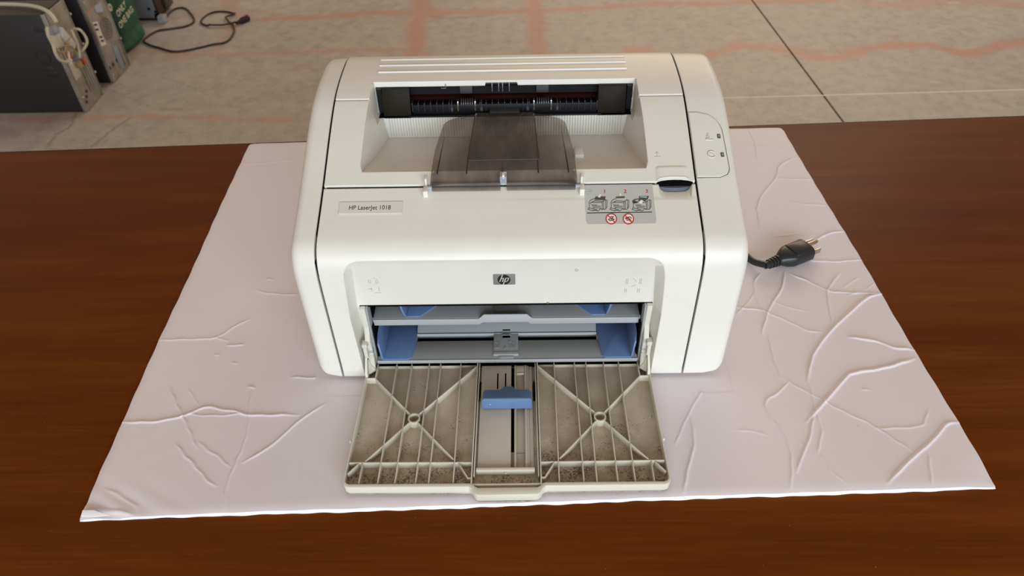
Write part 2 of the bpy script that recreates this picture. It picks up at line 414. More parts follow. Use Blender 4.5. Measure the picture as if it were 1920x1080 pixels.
# ------------------------------------------------------------------ foam board
BC = Vector((0.01712065, 0.1501637)); BA = 0.03195907; BW, BH = 0.71525871, 0.55477267
def to_board(p):
    d = Vector((p.x, p.y)) - BC; c, s_ = math.cos(-BA), math.sin(-BA); return (d.x*c - d.y*s_, d.x*s_ + d.y*c)
CREASE = [ # photo pixels, height mm, half width mm
 ([(220,791),(290,790),(350,778),(385,764),(430,770),(470,778),(560,778)], .9, 1.0),
 ([(318,725),(345,785),(368,842)], .7, .9), ([(330,830),(370,880),(405,912)], .7, .9), ([(372,828),(410,858),(432,876)], .5, .9),
 ([(610,757),(560,790),(510,835),(455,868)], .7, 1.0), ([(470,728),(466,800),(446,860),(424,912),(420,955)], .5, .9),
 ([(352,775),(400,780),(455,776)], .5, .8), ([(295,637),(345,637),(405,633),(440,612),(470,598)], .5, 1.0), ([(405,633),(430,640)], .4, .8),
 ([(425,648),(458,646)], .6, .8), ([(478,545),(520,552),(560,553)], .45, .9), ([(545,708),(620,708)], .5, .9), ([(352,730),(375,760)], .4, .8),
 ([(455,308),(500,305),(555,300)], .3, 1.0), ([(200,915),(260,950)], .5, 1.5), ([(498,524),(512,526)], .5, .7), ([(465,725),(478,728)], .6, .8),([(435,680),(445,682)],.5,.7),([(403,665),(412,666)],.5,.7),
 ([(160,945),(200,955),(250,963)], .8, 1.8),
 # right side
 ([(1402,240),(1415,268),(1420,300)], .5, .9), ([(1380,272),(1440,275),(1486,278)], .35, .9),
 ([(1490,295),(1462,312),(1454,335),(1428,368),(1420,395),(1426,430)], .8, 1.0), ([(1454,335),(1490,336),(1524,336)], .6, .9),
 ([(1400,392),(1425,393)], .4, .8), ([(1480,378),(1520,384),(1550,384)], .6, .9), ([(1455,444),(1500,440),(1550,444)], .4, .9),
 ([(1520,458),(1550,440),(1582,433)], .9, 1.0), ([(1515,488),(1570,491),(1616,487)], .7, 1.0),
 ([(1470,510),(1466,540),(1442,580),(1428,628)], .9, 1.0), ([(1426,512),(1414,530),(1418,558),(1440,600)], .6, .9),
 ([(1482,512),(1520,530),(1555,545),(1600,550),(1655,550)], .8, 1.0), ([(1575,512),(1552,545),(1556,580),(1560,612)], .7, .9),
 ([(1655,550),(1625,560),(1590,590),(1555,624),(1524,668),(1514,715)], 1.3, 1.3), ([(1375,575),(1430,583),(1470,600),(1510,618),(1548,625)], .7, 1.0),
 ([(1590,633),(1640,640),(1675,652),(1715,655)], 1.2, 1.2), ([(1440,628),(1450,670),(1468,715),(1470,715)], .6, .9),
 ([(1715,672),(1660,690),(1600,700),(1585,710),(1550,750),(1512,792)], 1.3, 1.3),
 ([(1468,708),(1530,745),(1600,780),(1660,812),(1720,852)], .6, .9), ([(1480,715),(1455,740),(1437,752),(1440,775),(1470,820),(1484,860),(1482,915)], .7, 1.0),
 ([(1800,790),(1775,796),(1750,825),(1710,860),(1665,905)], 1.1, 1.2), ([(1740,768),(1735,785),(1722,800),(1640,803)], .5, .9), ([(1740,852),(1748,908)], .6, 1.0),
 ([(1322,725),(1300,760),(1280,800),(1266,835)], .5, .9), ([(1295,785),(1302,825),(1295,860),(1285,900),(1284,922)], .9, 1.1),
 ([(1525,778),(1518,820),(1502,860),(1494,885)], .9, 1.0), ([(1530,780),(1540,810),(1532,850)], .6, .9), ([(1514,715),(1524,745),(1535,790)], .6, .9),
 ([(1535,850),(1560,885),(1582,905)], .4, .8), ([(1380,805),(1440,815)], .35, .8), ([(1610,520),(1580,540)], .4, .8), ([(1585,555),(1620,545),(1640,530)],.35,.8),
 ([(1440,560),(1475,575),(1515,585)], .4, .8), ([(1380,590),(1400,570),(1415,550)], .4, .8),([(1616,730),(1630,731)],.6,.8),
]
def board():
    nx, ny = 880, 690
    u = np.linspace(-BW/2, BW/2, nx); w = np.linspace(-BH/2, BH/2, ny); U, Vv = np.meshgrid(u, w)
    H = .0003*np.sin(U*17+1)*np.cos(Vv*13) + .0002*np.sin(U*41+Vv*33)
    wob = .0006*np.sin(U*310+Vv*120) + .0005*np.sin(Vv*420-U*90)
    for pts, h, hw in CREASE:
        q = [to_board(at(a, b, 2, 0)) for a, b in pts]
        q = [tuple(p[:2]) for p in spline([(a, b, 0) for a, b in q], 4)]
        lo = np.min(q, 0) - .012; hi = np.max(q, 0) + .012
        i0, i1 = np.searchsorted(u, [lo[0], hi[0]]); j0, j1 = np.searchsorted(w, [lo[1], hi[1]])
        sl = (slice(j0, j1), slice(i0, i1)); 
        if j1 <= j0 or i1 <= i0: continue
        d = polyline_dist(U[sl] + wob[sl]*.6, Vv[sl] + wob[sl]*.6, q)
        tot = math.dist(q[0], q[-1])
        fade = np.clip(np.minimum(np.hypot(U[sl]-q[0][0], Vv[sl]-q[0][1]), np.hypot(U[sl]-q[-1][0], Vv[sl]-q[-1][1])) / (.12*tot+.002) + .25, 0, 1)
        hw_ = hw*.00085
        H[sl] += (h*.00125*np.exp(-(d/hw_)**2) + h*.00014*np.exp(-(d/(hw_*4))**2)) * fade
    # crushed corner (near left)
    cr = np.exp(-(((U+BW/2)/.05)**2 + ((Vv+BH/2)/.022)**2)); H -= .0022*cr*(1+.5*np.sin(U*180+Vv*300)) 
    cr = np.exp(-(((U-BW/2)/.018)**2 + ((Vv+BH/2)/.018)**2)); H -= .0015*cr
    # flatten under the printer so that it rests on the board
    cA, sA = math.cos(BA), math.sin(BA)
    XW = BC.x + U*cA - Vv*sA; YW = BC.y + U*sA + Vv*cA
    msk = (XW > -.175) & (XW < .2) & (YW > -.02) & (YW < .25); H[msk] = np.minimum(H[msk], 0)
    # ragged outline
    eu = .0004*np.sin(Vv*23+1)+.00025*np.sin(Vv*170); ev = .0003*np.sin(U*18)+.0002*np.sin(U*150+2)
    edgeU = np.clip((np.abs(U)-(BW/2-.01))/.01, 0, 1); edgeV = np.clip((np.abs(Vv)-(BH/2-.01))/.01, 0, 1)
    X = U + eu*edgeU; Y = Vv + ev*edgeV
    # rounded far corners, droop of the edge
    rr = .008
    for sx in (-1, 1):
        cx, cy = sx*(BW/2-rr), BH/2-rr
        m_ = (sx*(X-cx) > 0) & (Y > cy); rad = np.hypot(X-cx, Y-cy)+1e-9; k = np.where(m_ & (rad > rr), rr/rad, 1); X = cx+(X-cx)*k; Y = cy+(Y-cy)*k
    H -= .0009*np.maximum(edgeU, edgeV)**3
    ca, sa = math.cos(BA), math.sin(BA)
    Xw = BC.x + X*ca - Y*sa; Yw = BC.y + X*sa + Y*ca
    Z = np.maximum(H, TT+.0016)
    top = np.stack([Xw, Yw, Z], -1).reshape(-1, 3); idx = np.arange(nx*ny).reshape(ny, nx)
    F_ = np.stack([idx[:-1,:-1], idx[:-1,1:], idx[1:,1:], idx[1:,:-1]], -1).reshape(-1, 4).tolist()
    F_ = np.array(F_, dtype=np.int32)
    me = bpy.data.meshes.new('paper_face'); me.vertices.add(len(top)); me.vertices.foreach_set('co', top.astype(np.float32).reshape(-1))
    me.loops.add(len(F_)*4); me.loops.foreach_set('vertex_index', F_.reshape(-1)); me.polygons.add(len(F_)); me.polygons.foreach_set('loop_start', np.arange(len(F_), dtype=np.int32)*4)
    me.update(calc_edges=True); me.validate(); me.materials.append(M['foam'])
    me.polygons.foreach_set('use_smooth', [True]*len(me.polygons))
    root = empty('foam_board', (BC.x, BC.y, TT)); tag(root, 'white creased foam board lying flat under the printer', 'board')
    o = bpy.data.objects.new('paper_face', me); COL.objects.link(o); o.parent = root; o.location = (-BC.x, -BC.y, -TT)
    loop = list(idx[0, :]) + list(idx[1:, -1]) + list(idx[-1, -2::-1]) + list(idx[-2:0:-1, 0])
    ring = top[loop]; cen = np.array([BC.x, BC.y])
    r1 = ring.copy(); r1[:, 2] = np.maximum(ring[:, 2] - .0006, TT+.0012); 
    r2 = ring.copy(); r2[:, 2] = TT + .0008; out = (r2[:, :2]-cen); out /= np.linalg.norm(out, axis=1)[:, None]
    jag = (.0004 + .0003*np.sin(np.arange(len(loop))*.21)+.0002*np.sin(np.arange(len(loop))*.057))[:, None]
    r1[:, :2] -= out*.0005; r2[:, :2] += out*jag; r3 = r2.copy(); r3[:, 2] = TT
    mb = MB(); mb.loft([[tuple(p) for p in r] for r in (r1, r2, r3)], cap=False)
    n = len(loop); mb.f.append([2*n+i for i in range(n)]); mb.m.append(0)
    mb.v = [(p[0]-BC.x, p[1]-BC.y, p[2]-TT) for p in mb.v]
    mb.build('foam_edge', M['foam_core'], root)
    # a torn flap of facing paper at the near left corner
    q = [at(155, 957, 2, -.0002), at(176, 957, 2, .0006), at(206, 967, 2, .0002), at(180, 970, 2, -.0014), at(152, 969, 2, -.0018)]
    mb = MB(); mb.prism([Vector(p)-Vector((BC.x, BC.y, TT)) for p in q], (0,0,.0005)); mb.build('torn_flap', M['foam_core'], root, bevel=.0002)
    return root
board()

# ------------------------------------------------------------------ printer
PR = empty('laser_printer', (0, .1, 0.0)); tag(PR, 'cream desktop laser printer with open paper tray, standing on the white board', 'printer')
PO = Vector((0, .1, 0))
def B(mb, name, mats, parent=None, **kw):
    """build a part of the printer given in world coordinates"""
    base = parent or PR
    off = base.matrix_basis.translation if base is PR else PO
    mb.v = [(p[0]-PO.x, p[1]-PO.y, p[2]-PO.z) for p in mb.v]
    o = mb.build(name, mats, base, **kw); return o
CTRL = [(0,.0035),(0,.03),(0,.06),(0,.09),(.0002,.108),(.0008,.122),(.0028,.132),(.0072,.1405),(.0135,.1460),(.0225,.1500),(.040,.1565),(.064,.1658),
        (.090,.1768),(.118,.1885),(.1465,.1985),(.172,.2030),(.200,.2045),(.220,.2038),(.2335,.199),(.2420,.189),(.2455,.172),(.246,.14),(.246,.10),(.246,.05),(.246,.0035)]
_sp = [(p.x, p.y) for p in spline([(a, b, 0) for a, b in CTRL], 6)]
TOPP = [p for p in _sp if p[1] > .14 and p[0] < .235]
def TZ(y): return float(np.interp(y, [p[0] for p in TOPP], [p[1] for p in TOPP]))
def surf(px, py, h=0):
    z = .17
    for _ in range(12): p = at(px, py, 2, z); z = TZ(p.y) + h
    return Vector((p.x, p.y, z))
XL, XR = -.1488, .1572      # seams
OL, OR_ = -.1706, .1940     # outer faces
def loop_between(y0, y1, zb, dz=0.):
    """closed section: outer skin from depth y0 to y1, closed down to zb"""
    if y0 <= 0:
        pts = [(a, b+0*dz) for a, b in _sp if a < y1 and not (a > .2 and b < .19)]
    else:
        pts = [(y0, TZ(y0))] + [p for p in TOPP if y0 < p[0] < y1]
    if y1 < .24: pts = pts + [(y1, TZ(y1))]
    pts = [(a, b+dz) for a, b in pts] if dz else pts
    return pts + [(y1, zb), (max(y0, 0), zb)] if y0 > 0 else pts + [(y1, zb), (0.0, zb)]
def section(name, sec, x0, x1, mats, parent=PR):
    mb = MB(); mb.prism([(x0, a, b) for a, b in sec], (x1-x0, 0, 0)); return B(mb, name, mats, parent)
def cutter(mb):
    mb.v = [(p[0]-PO.x, p[1]-PO.y, p[2]-PO.z) for p in mb.v]; o = mb.build('cutter', M['void'], PR); return o
G = .0009  # half seam

# front cover
sec = [(a, b) for a, b in _sp if a <= .0622 and b > .003 and not a > .2] + [(.0622, TZ(.0622)), (.0622, .0035)]
fc = section('front_cover', sec, XL+G, XR-G, M['cream'])
def rrect(xt0, xt1, xm0, xm1, xb0, xb1, zt, r, n=9):
    """opening outline: top corners rounded; half widths at the top, at z=.079 and at the bottom"""
    pts = [(xb0, -.02), (xb1, -.02), (xm1, .079)]
    pts += [(xt1-r+r*math.cos(t), zt-r+r*math.sin(t)) for t in np.linspace(0, math.pi/2, n)]
    pts += [(xt0+r-r*math.sin(t), zt-r+r*math.cos(t)) for t in np.linspace(0, math.pi/2, n)]
    return pts + [(xm0, .079)]
out_ = rrect(-.1282, .1284, -.1305, .1298, -.1285, .1285, .1412, .0110)
inn_ = rrect(-.1222, .1205, -.1265, .1250, -.1262, .1262, .1335, .0090)
def yb(z): return .0048 + (.139 - z)/.059*.0074
c1 = MB(); c1.loft([[(x, -.02, z) for x, z in out_], [(x, -.0002, z) for x, z in out_], [(x, yb(z), z) for x, z in inn_]])
c2 = MB().box((-.1240, -.03, -.02), (.1240, .08, .0803))
# finger notch across the seam
def notch():
    m_ = MB(); rings = []
    for x, k in ((.1262,0.0),(.1285,.75),(.1315,1),(.1487,1),(.1517,.75),(.1540,0.0)):
        zt = .215; y0, y1 = .0665-.0190*(.72+.28*k), .0665+.024*(.72+.28*k)
        rings.append([(x, y0, TZ(y0)+.0004), (x, .0610, TZ(.061)-.0055*k+.0003), (x, .0665, TZ(.0665)-.0058*k+.0003), (x, y1, TZ(y1)+.0004), (x, y1, zt), (x, y0, zt)])
    return m_.loft(rings)
def lens(dz0=-.012, w=.0044):
    n = 16; P = [(.1400 + .0150*math.cos(t), .0636 + w*math.sin(t)*abs(math.sin(t))**.25) for t in np.linspace(0, 2*math.pi, n, endpoint=False)]
    return MB().prism([(x, y, .150) for x, y in P], (0, 0, .02))
cut(fc, [cutter(c1), cutter(c2), cutter(notch()), cutter(lens())])

# top cover with the output bin
sec = [(.0645, .1410), (.0645, TZ(.0645)+.0004)] + [(a, b+.0004) for a, b in TOPP if .0645 < a < .1724] + [(.1724, TZ(.1724)), (.1724, .1410)]
tc = section('top_cover', sec, XL+G, XR-G, M['cream'])
fr, bk = .0768, .1702
def binc():
    zf, zk = .1690, .1568; up = .23
    # rings along y : (y, half width at floor, half width at top)
    rg = []; zk = .1490
    for y, hw0, hw1, z in ((fr, .1170, .1178, zf), (fr+.006, .1188, .1196, zf-.0009), (.12, .1150, .1192, (zf+zk)/2), (bk, .1100, .1175, zk)):
        yf = y if y < bk else .1702
        rg.append([(-hw0, yf, z), (hw0, yf, z), (hw1, y, TZ(y)+.001), (hw1, y, up), (-hw1, y, up), (-hw1, y, TZ(y)+.001)])
    return MB().loft(rg)
c2 = MB().box((-.1172, .150, .1738), (.1172, .20, .25))
e1 = MB().box((-.20, .1478, .10), (-.1190, .20, .25)); e2 = MB().box((.1190, .1478, .10), (.20, .20, .25))
cut(tc, [cutter(binc()), cutter(c2), cutter(e1), cutter(e2), cutter(lens(w=.0040))])
# raised finger tab of the lid
TB = []
for j, y in enumerate(np.linspace(.0647, .0790, 16)):
    row = []
    for x in np.linspace(.1235, .1545, 26):
        u_ = max(0, 1-((x-.1400)/.0150)**2); y0_ = .0647+.0030*u_**.5; yy = y0_ + (y-.0647)*(.0790-y0_)/.0143
        sx = min(1, max(0, min(x-.1237, .1528-x)/.0042)); t = (y-.0647)/.0143; sy = min(1, max(0, (1-t)/.28)); q = (sx*sx*(3-2*sx))*(sy*sy*(3-2*sy))
        row.append((x, yy, TZ(yy)+.0002+.0016*q))
    TB.append(row)
mb = MB(); nr = len(TB[0]); mb.add([p for r_ in TB for p in r_], [(i*nr+k, i*nr+k+1, (i+1)*nr+k+1, (i+1)*nr+k) for i in range(15) for k in range(nr-1)])
fr0 = TB[0]; mb.add(fr0 + [(x, y+.0002, z-.0013) for x, y, z in fr0], [(k, nr+k, nr+k+1, k+1) for k in range(nr-1)])
B(mb, 'finger_tab', M['cream'], tc, smooth=60)

# rear cover
RZ = .0010
sec = [(.1492, .012), (.1492, TZ(.1492)+RZ)] + [(a, b+RZ) for a, b in _sp if (a > .1492 and b > .19)] + [(a, b) for a, b in _sp if a > .24 and .012 < b <= .19] + [(.246, .012)]
rc = section('rear_cover', sec, XL+G, XR-G, M['cream'])
c1 = MB().box((-.1180, .13, .05), (.1178, .1728, .30))
c2 = MB().box((-.1162, .16, .05), (.1160, .2100, .1990))
c3 = MB().prism([(-.0200, .165, .19), (-.0165, .165, .2018), (.0115, .165, .2018), (.0150, .165, .19)], (0, .03, 0))
c4 = MB().box((-.1400, .155, .02), (.1450, .235, .150))
cut(rc, [cutter(c) for c in (c1, c2, c3, c4)])
for y, x0, x1 in ((.2145,-.1154,.1110),(.2022,-.1152,.1114),(.1895,-.1146,.1110)):
    z = TZ(y)+RZ
    mb = MB(); n = 8
    o_ = [(x0, y-.0009), (x1, y-.0009), (x1+.0012, y), (x1, y+.0009), (x0, y+.0009), (x0-.0012, y)]
    mb.loft([[(a, b, z-.0008) for a, b in o_], [(a, b, z+.0012) for a, b in o_]]); B(mb, 'grip_ridge', M['cream'], bevel=.0004)

# side panels: the same profile, rounded off towards the outside
def side_panel(x_in, x_out):
    sgn = 1 if x_out > x_in else -1
    P = [Vector((a, b)) for a, b in _sp]; n = len(P)
    nor = []
    for i in range(n):
        t = (P[min(i+1, n-1)] - P[max(i-1, 0)]).normalized(); nor.append(Vector((t.y, -t.x)))
    w = []
    for p in P:
        k = 1.0
        if p.y < .02 and p.x < .1: k = 1.0
        w.append(k)
    bot = [Vector((.225, .0035)), Vector((.12, .0035)), Vector((.020, .0035))]
    mb = MB(); rings = []; r = .0085
    st = [0, .35] + [math.sin(t) for t in np.linspace(0, math.pi/2, 8)]
    for k in range(11):
        if k == 0: x, d = x_in + sgn*G, .0
        elif k == 1: x, d = x_out - sgn*.0180, .0002
        elif k == 2: x, d = x_out - sgn*.0088, .0008
        else:
            t = (k-2)/8*math.pi/2; x = x_out - sgn*.0088*(1-math.sin(t)); d = .0008 + .0088*(1-math.cos(t))
        # the bottom edge rises more strongly than the rest towards the outside
        u = max(0, 1-abs(x_out-x)/.017); rise = .016*(1-math.sqrt(max(0, 1-u*u)))
        ring = []
        for p, nn in zip(P, nor):
            q = p - nn*(-d) if False else p + Vector((-nn.x, -nn.y))*(-d)*-1
            ring.append(q)
        # inward direction check: normals must point out of the body
        c = Vector((.12, .09)); ring = [p + (nn if (c-p).dot(nn) > 0 else -nn)*d for p, nn in zip(P, nor)]
        ring += bot
        ring = [Vector((q.x, max(q.y, .0035+rise))) for q in ring]
        ring = [Vector((max(q.x, 0.0) if d == 0 else q.x, q.y)) for q in ring]
        rings.append([(x, q.x, q.y) for q in ring])
    mb.loft(rings); return B(mb, 'side_panel', M['cream_side'], smooth=40)
side_panel(XL, OL); side_panel(XR, OR_)
# control panel outline groove cut in by a raised conformal plate
def patch(name, rows, h, mats, parent=PR, base=-.0004, fn=TZ, **kw):
    """rows: (y, x0, x1) ; plate of height h following the top profile"""
    lo = [(x0, y, fn(y)+base) for y, x0, x1 in rows] + [(x1, y, fn(y)+base) for y, x0, x1 in rows[::-1]]
    n = len(rows); mb = MB()
    T0 = [(x0, y, fn(y)+h) for y, x0, x1 in rows]; T1 = [(x1, y, fn(y)+h) for y, x0, x1 in rows]
    B0 = [(x0, y, fn(y)+base) for y, x0, x1 in rows]; B1 = [(x1, y, fn(y)+base) for y, x0, x1 in rows]
    mb.loft([[B0[i], B1[i], T1[i], T0[i]] for i in range(n)]); return B(mb, name, mats, parent, **kw)
a0 = surf(1292, 211); a1 = surf(1308, 334)
rows = []
yA, yB_ = surf(1310, 333).y, surf(1320, 211).y
xr_ = lambda y: .1795 + .0*(y)  # right border
xa, xb = surf(1367, 318).x, surf(1352, 238).x; ya, yb2 = surf(1367, 318).y, surf(1352, 238).y
for k in range(25):
    t = k/24; y = yA + (yB_-yA)*t
    xr = xa + (xb-xa)*(y-ya)/(yb2-ya); r0, r1 = .0085, .020
    if y-yA < r0: xr -= r0 - math.sqrt(max(0, r0*r0-(r0-(y-yA))**2))
    if yB_-y < r1: xr -= (r1 - math.sqrt(max(0, r1*r1-(r1-(yB_-y))**2)))*.9
    rows.append((y, XR+.0012, xr))
cp = patch('control_panel', rows, .0009, M['cream_side'])
# groove round it: a dark fine line just outside
gl = [(xr+.0004, y) for y, _, xr in rows]
mb = MB(); mb.tube([(XR+.0014, yA-.0003, TZ(yA)+.0001)] + [(x, y, TZ(y)+.0001) for x, y in gl] + [(XR+.0014, yB_+.0004, TZ(yB_)+.0001)], .0003, 6)
B(mb, 'panel_gap', M['inkgrey'])

# drawing helpers on the top profile
def strokes(name, lines, w, mat, parent, f, h=.0001):
    """flat ribbons; f maps 2D drawing coordinates to a world point"""
    mb = MB()
    for pts in lines:
        P = [Vector(p) for p in pts]
        for a, b in zip(P[:-1], P[1:]):
            d = (b-a)
            if d.length < 1e-9: continue
            d.normalize(); n = Vector((-d.y, d.x))*w/2; e = d*w*.3
            c = [a-n-e, b-n+e, b+n+e, a+n-e]
            lo = [f(q.x, q.y, 0) for q in c]; hi = [f(q.x, q.y, h) for q in c]
            mb.add(lo+hi, [(3,2,1,0),(4,5,6,7),(0,1,5,4),(1,2,6,5),(2,3,7,6),(3,0,4,7)])
    return B(mb, name, mat, parent, smooth=1)
def text_part(name, body, f, size, mat, parent, h=.0001, shear=0, sx=1, bold=0):
    cu = bpy.data.curves.new('t', 'FONT'); cu.body = body; cu.size = 1; cu.align_x = 'CENTER'; cu.align_y = 'CENTER'; cu.shear = shear; cu.resolution_u = 3; cu.offset = bold
    o = bpy.data.objects.new('t', cu); COL.objects.link(o); dg = bpy.context.evaluated_depsgraph_get(); dg.update()
    me = bpy.data.meshes.new_from_object(o.evaluated_get(dg), depsgraph=dg); bpy.data.objects.remove(o)
    bm = bmesh.new(); bm.from_mesh(me); bmesh.ops.remove_doubles(bm, verts=bm.verts, dist=1e-5)
    ex = bmesh.ops.extrude_face_region(bm, geom=list(bm.faces)); nv = {v for v in ex['geom'] if isinstance(v, bmesh.types.BMVert)}
    for v in bm.verts:
        p = f(v.co.x*size*sx, v.co.y*size, h if v in nv else 0) - (PO if parent_is_printer(parent) else Vector((0,0,0))); v.co = p
    bmesh.ops.recalc_face_normals(bm, faces=bm.faces)
    me2 = bpy.data.meshes.new(name); bm.to_mesh(me2); bm.free(); me2.materials.append(mat)
    q = bpy.data.objects.new(name, me2); COL.objects.link(q); q.parent = parent; return q
def parent_is_printer(p):
    while p.parent: p = p.parent
    return p is PR
def on_top(cx, cy, rot=0, base=0.0):
    """drawing frame lying on the upper slope, centred at plan point (cx, cy)"""
    sl = math.hypot(1, (TZ(cy+.01)-TZ(cy-.01))/.02); c, s_ = math.cos(rot), math.sin(rot)
    def f(x, y, h):
        X = x*c-y*s_; Y = x*s_+y*c; yy = cy + Y/sl; return Vector((cx+X, yy, TZ(yy)+base+h))
    return f
# LEDs and embossed symbols
for (px, py) in ((1348, 254.5), (1354.5, 290)):
    p = surf(px, py, .0009); f = on_top(p.x, p.y)
    mb = MB(); c = [(-.0013,-.0020),(.0013,-.0020),(.0013,.0020),(-.0013,.0020)]
    mb.add([f(a,b,.0008) for a,b in c]+[f(a,b,.0014) for a,b in c], [(3,2,1,0),(4,5,6,7),(0,1,5,4),(1,2,6,5),(2,3,7,6),(3,0,4,7)])
    B(mb, 'status_light', M['rubber'], bevel=.0002)
    q = MB(); c = [(-.0006,-.0011),(.0006,-.0011),(.0006,.0011),(-.0006,.0011)]
    q.add([f(a,b,.0013) for a,b in c]+[f(a,b,.0016) for a,b in c], [(3,2,1,0),(4,5,6,7),(0,1,5,4),(1,2,6,5),(2,3,7,6),(3,0,4,7)])
    B(q, 'light_lens', M['clear'])
p = surf(1329, 256, .0009); f = on_top(p.x, p.y, -.05)
def arc(cx, cy, r, a0, a1, n=10): return [(cx+r*math.cos(math.radians(a0+(a1-a0)*k/n)), cy+r*math.sin(math.radians(a0+(a1-a0)*k/n))) for k in range(n+1)]
strokes('paper_symbol', [[(-.0022,-.0024),(-.0005,.0034),(.0003,-.0010)], [(-.0026,-.0028),(.0034,-.0028)], [(-.0022,-.0024),(.0003,-.0010)]], .0006, M['cream_side'], cp, f, .0014)
p = surf(1334, 289, .0009); f = on_top(p.x, p.y, -.05)
strokes('cancel_symbol', [arc(0,0,.0032,40,320), [(-.0012,.0010),(.0016,-.0006)]], .0007, M['cream_side'], cp, f, .0014)
# small embossed arrow on the lid
p = surf(1232, 288, .0004); f = on_top(p.x, p.y)
strokes('embossed_arrow', [[(0,-.0035),(0,.0015)], [(-.0022,-.0030),(.0026,-.0030)], [(-.0012,0),(0,.0020),(.0012,0)]], .0005, M['cream'], tc, f, .0006)

# latch added to stand for the dark of the finger opening
mb = MB(); n = 24; P = [(.1400 + .0146*math.cos(t), .0636 + .0041*math.sin(t)*abs(math.sin(t))**.25) for t in np.linspace(0, 2*math.pi, n, endpoint=False)]
mb.prism([(x, y, .150) for x, y in P], (0, 0, .0129)); B(mb, 'notch_shade', new_mat('notch_shade_plastic', (.07,.085,.115), .35), bevel=.0006)

mb = MB(); mb.prism([(x, max(y, .0626), .150) for x, y in P if y > .0618], (0, 0, .0157)); B(mb, 'notch_wall_shade', M['void'])  # black filler, shade painted over the lit wall of the opening

# name plate (sunk edge line + plate + lettering)
a, b, c, d = surf(637,380), surf(756,378), surf(634,403), surf(754,401)
yN0, yN1 = (c.y+d.y)/2, (a.y+b.y)/2; xN0, xN1 = c.x, b.x
patch('plate_gap', [(y, xN0-.0004, xN1+.0004) for y in np.linspace(yN0-.0004, yN1+.0004, 6)], .00018, M['plate'], base=-.0004)
npl = patch('name_plate', [(y, xN0+.0003, xN1-.0003) for y in np.linspace(yN0+.0003, yN1-.0003, 6)], .0007, M['plate'], base=-.0004)
p = surf(693.5, 391); f = on_top(p.x, p.y, -.008, .0007)
text_part('lettering', 'HP LaserJet 1018', f, .0058, M['ink'], npl, sx=.84)

# instruction label
a, b, c, d = surf(1099,350), surf(1225,348), surf(1095.5,421), surf(1230,421)
cx, cy = (a.x+b.x+c.x+d.x)/4, (a.y+c.y)/2
lw = (b.x-a.x+d.x-c.x)/2; lh = (a.y-c.y)*math.hypot(1, (TZ(cy+.01)-TZ(cy-.01))/.02)
hx = lw/2
def lx(y): return 0
mb_rows = [(y, cx-hx, cx+hx) for y in np.linspace(min(c.y, a.y), .0624, 12)]
r_ = .0012
mb_rows = [(y, x0 + (r_-math.sqrt(max(0, r_**2-(max(0, r_-(y-mb_rows[0][0])))**2))), x1 - (r_-math.sqrt(max(0, r_**2-(max(0, r_-(y-mb_rows[0][0])))**2)))) for y, x0, x1 in mb_rows]
lab = patch('instruction_label', mb_rows, .00015, M['paper'], base=-.0003)
# label drawing frame: zoom crop pixels (1800x1080 over 1090..1240, 340..430) -> photo pixels -> plane of the label
def lf(base=.00015):
    p0, p1 = surf(1100, 352), surf(1226, 421)
    def f(u, v, h):
        px, py = 1090 + u/12.0, 340 + (-v)/12.0
        q = surf(px, py, base); return Vector((q.x, q.y, TZ(q.y)+base+h))
    return f
F1 = lf(); V = lambda pts: [(x, -y) for x, y in pts]
def mini(dx, kind):
    """line drawing of a small printer"""
    s = [[(175,480),(200,430),(270,395),(300,400)], [(175,480),(185,560),(170,610),(150,630)], [(150,630),(250,665),(300,650)], [(250,665),(290,640),(360,640)],
         [(300,650),(380,670),(440,610)], [(440,610),(460,640),(470,630)], [(470,630),(470,460),(540,415),(580,430),(575,580),(540,630),(470,630)],
         [(230,475),(460,480)], [(200,500),(230,475),(300,440)], [(230,530),(350,535)], [(240,560),(440,565)], [(260,595),(430,600)], [(500,450),(500,630)], [(300,440),(470,450)], [(545,430),(550,600)],[(180,600),(260,620),(300,600)]]
    return [V([(x+dx, y) for x, y in l]) for l in s]
strokes('printer_drawing', mini(0, 0), 12, M['inkgrey'], lab, F1)
strokes('printer_drawing', mini(490, 1), 12, M['inkgrey'], lab, F1)
strokes('printer_drawing', mini(990, 2) + [V([(1150,440),(1210,400),(1290,410)]), V([(1150,470),(1260,480)])], 12, M['inkgrey'], lab, F1)
def fillp(name, pts, mat, parent, h0=0.00002, h1=.0001):
    mb = MB(); mb.v = [tuple(F1(x, -y, h0)) for x, y in pts] + [tuple(F1(x, -y, h1)) for x, y in pts]; n = len(pts)
    mb.f = [list(range(n))[::-1], list(range(n, 2*n))] + [(i, (i+1) % n, n+(i+1) % n, n+i) for i in range(n)]; mb.m = [0]*len(mb.f)
    return B(mb, name, mat, parent, smooth=1)
DG = new_mat('olive_ink', (.07,.075,.055), .5)
fillp('cartridge_drawing', [(300,400),(320,345),(545,340),(535,425),(300,420)], DG, lab)
fillp('paper_drawing', [(375,360),(400,300),(450,285),(430,330),(425,365)], M['whiteink'], lab, h1=.00016)
fillp('cartridge_drawing', [(790,345),(965,338),(985,350),(965,378),(790,382),(770,365)], DG, lab)
fillp('cartridge_drawing', [(1290,400),(1300,335),(1520,330),(1500,400),(1440,440),(1300,440)], DG, lab)
fillp('paper_drawing', [(1310,360),(1330,345),(1480,345),(1470,375)], M['tealink'], lab, h1=.00016)
fillp('paper_drawing', [(1290,480),(1340,420),(1400,440),(1360,500)], M['whiteink'], lab, h1=.00016)
fillp('paper_drawing', [(860,320),(875,262),(895,262),(890,320)], M['whiteink'], lab, h1=.00016)
fillp('tray_drawing', [(1145,440),(1230,440),(1260,490),(1170,500)], DG, lab)
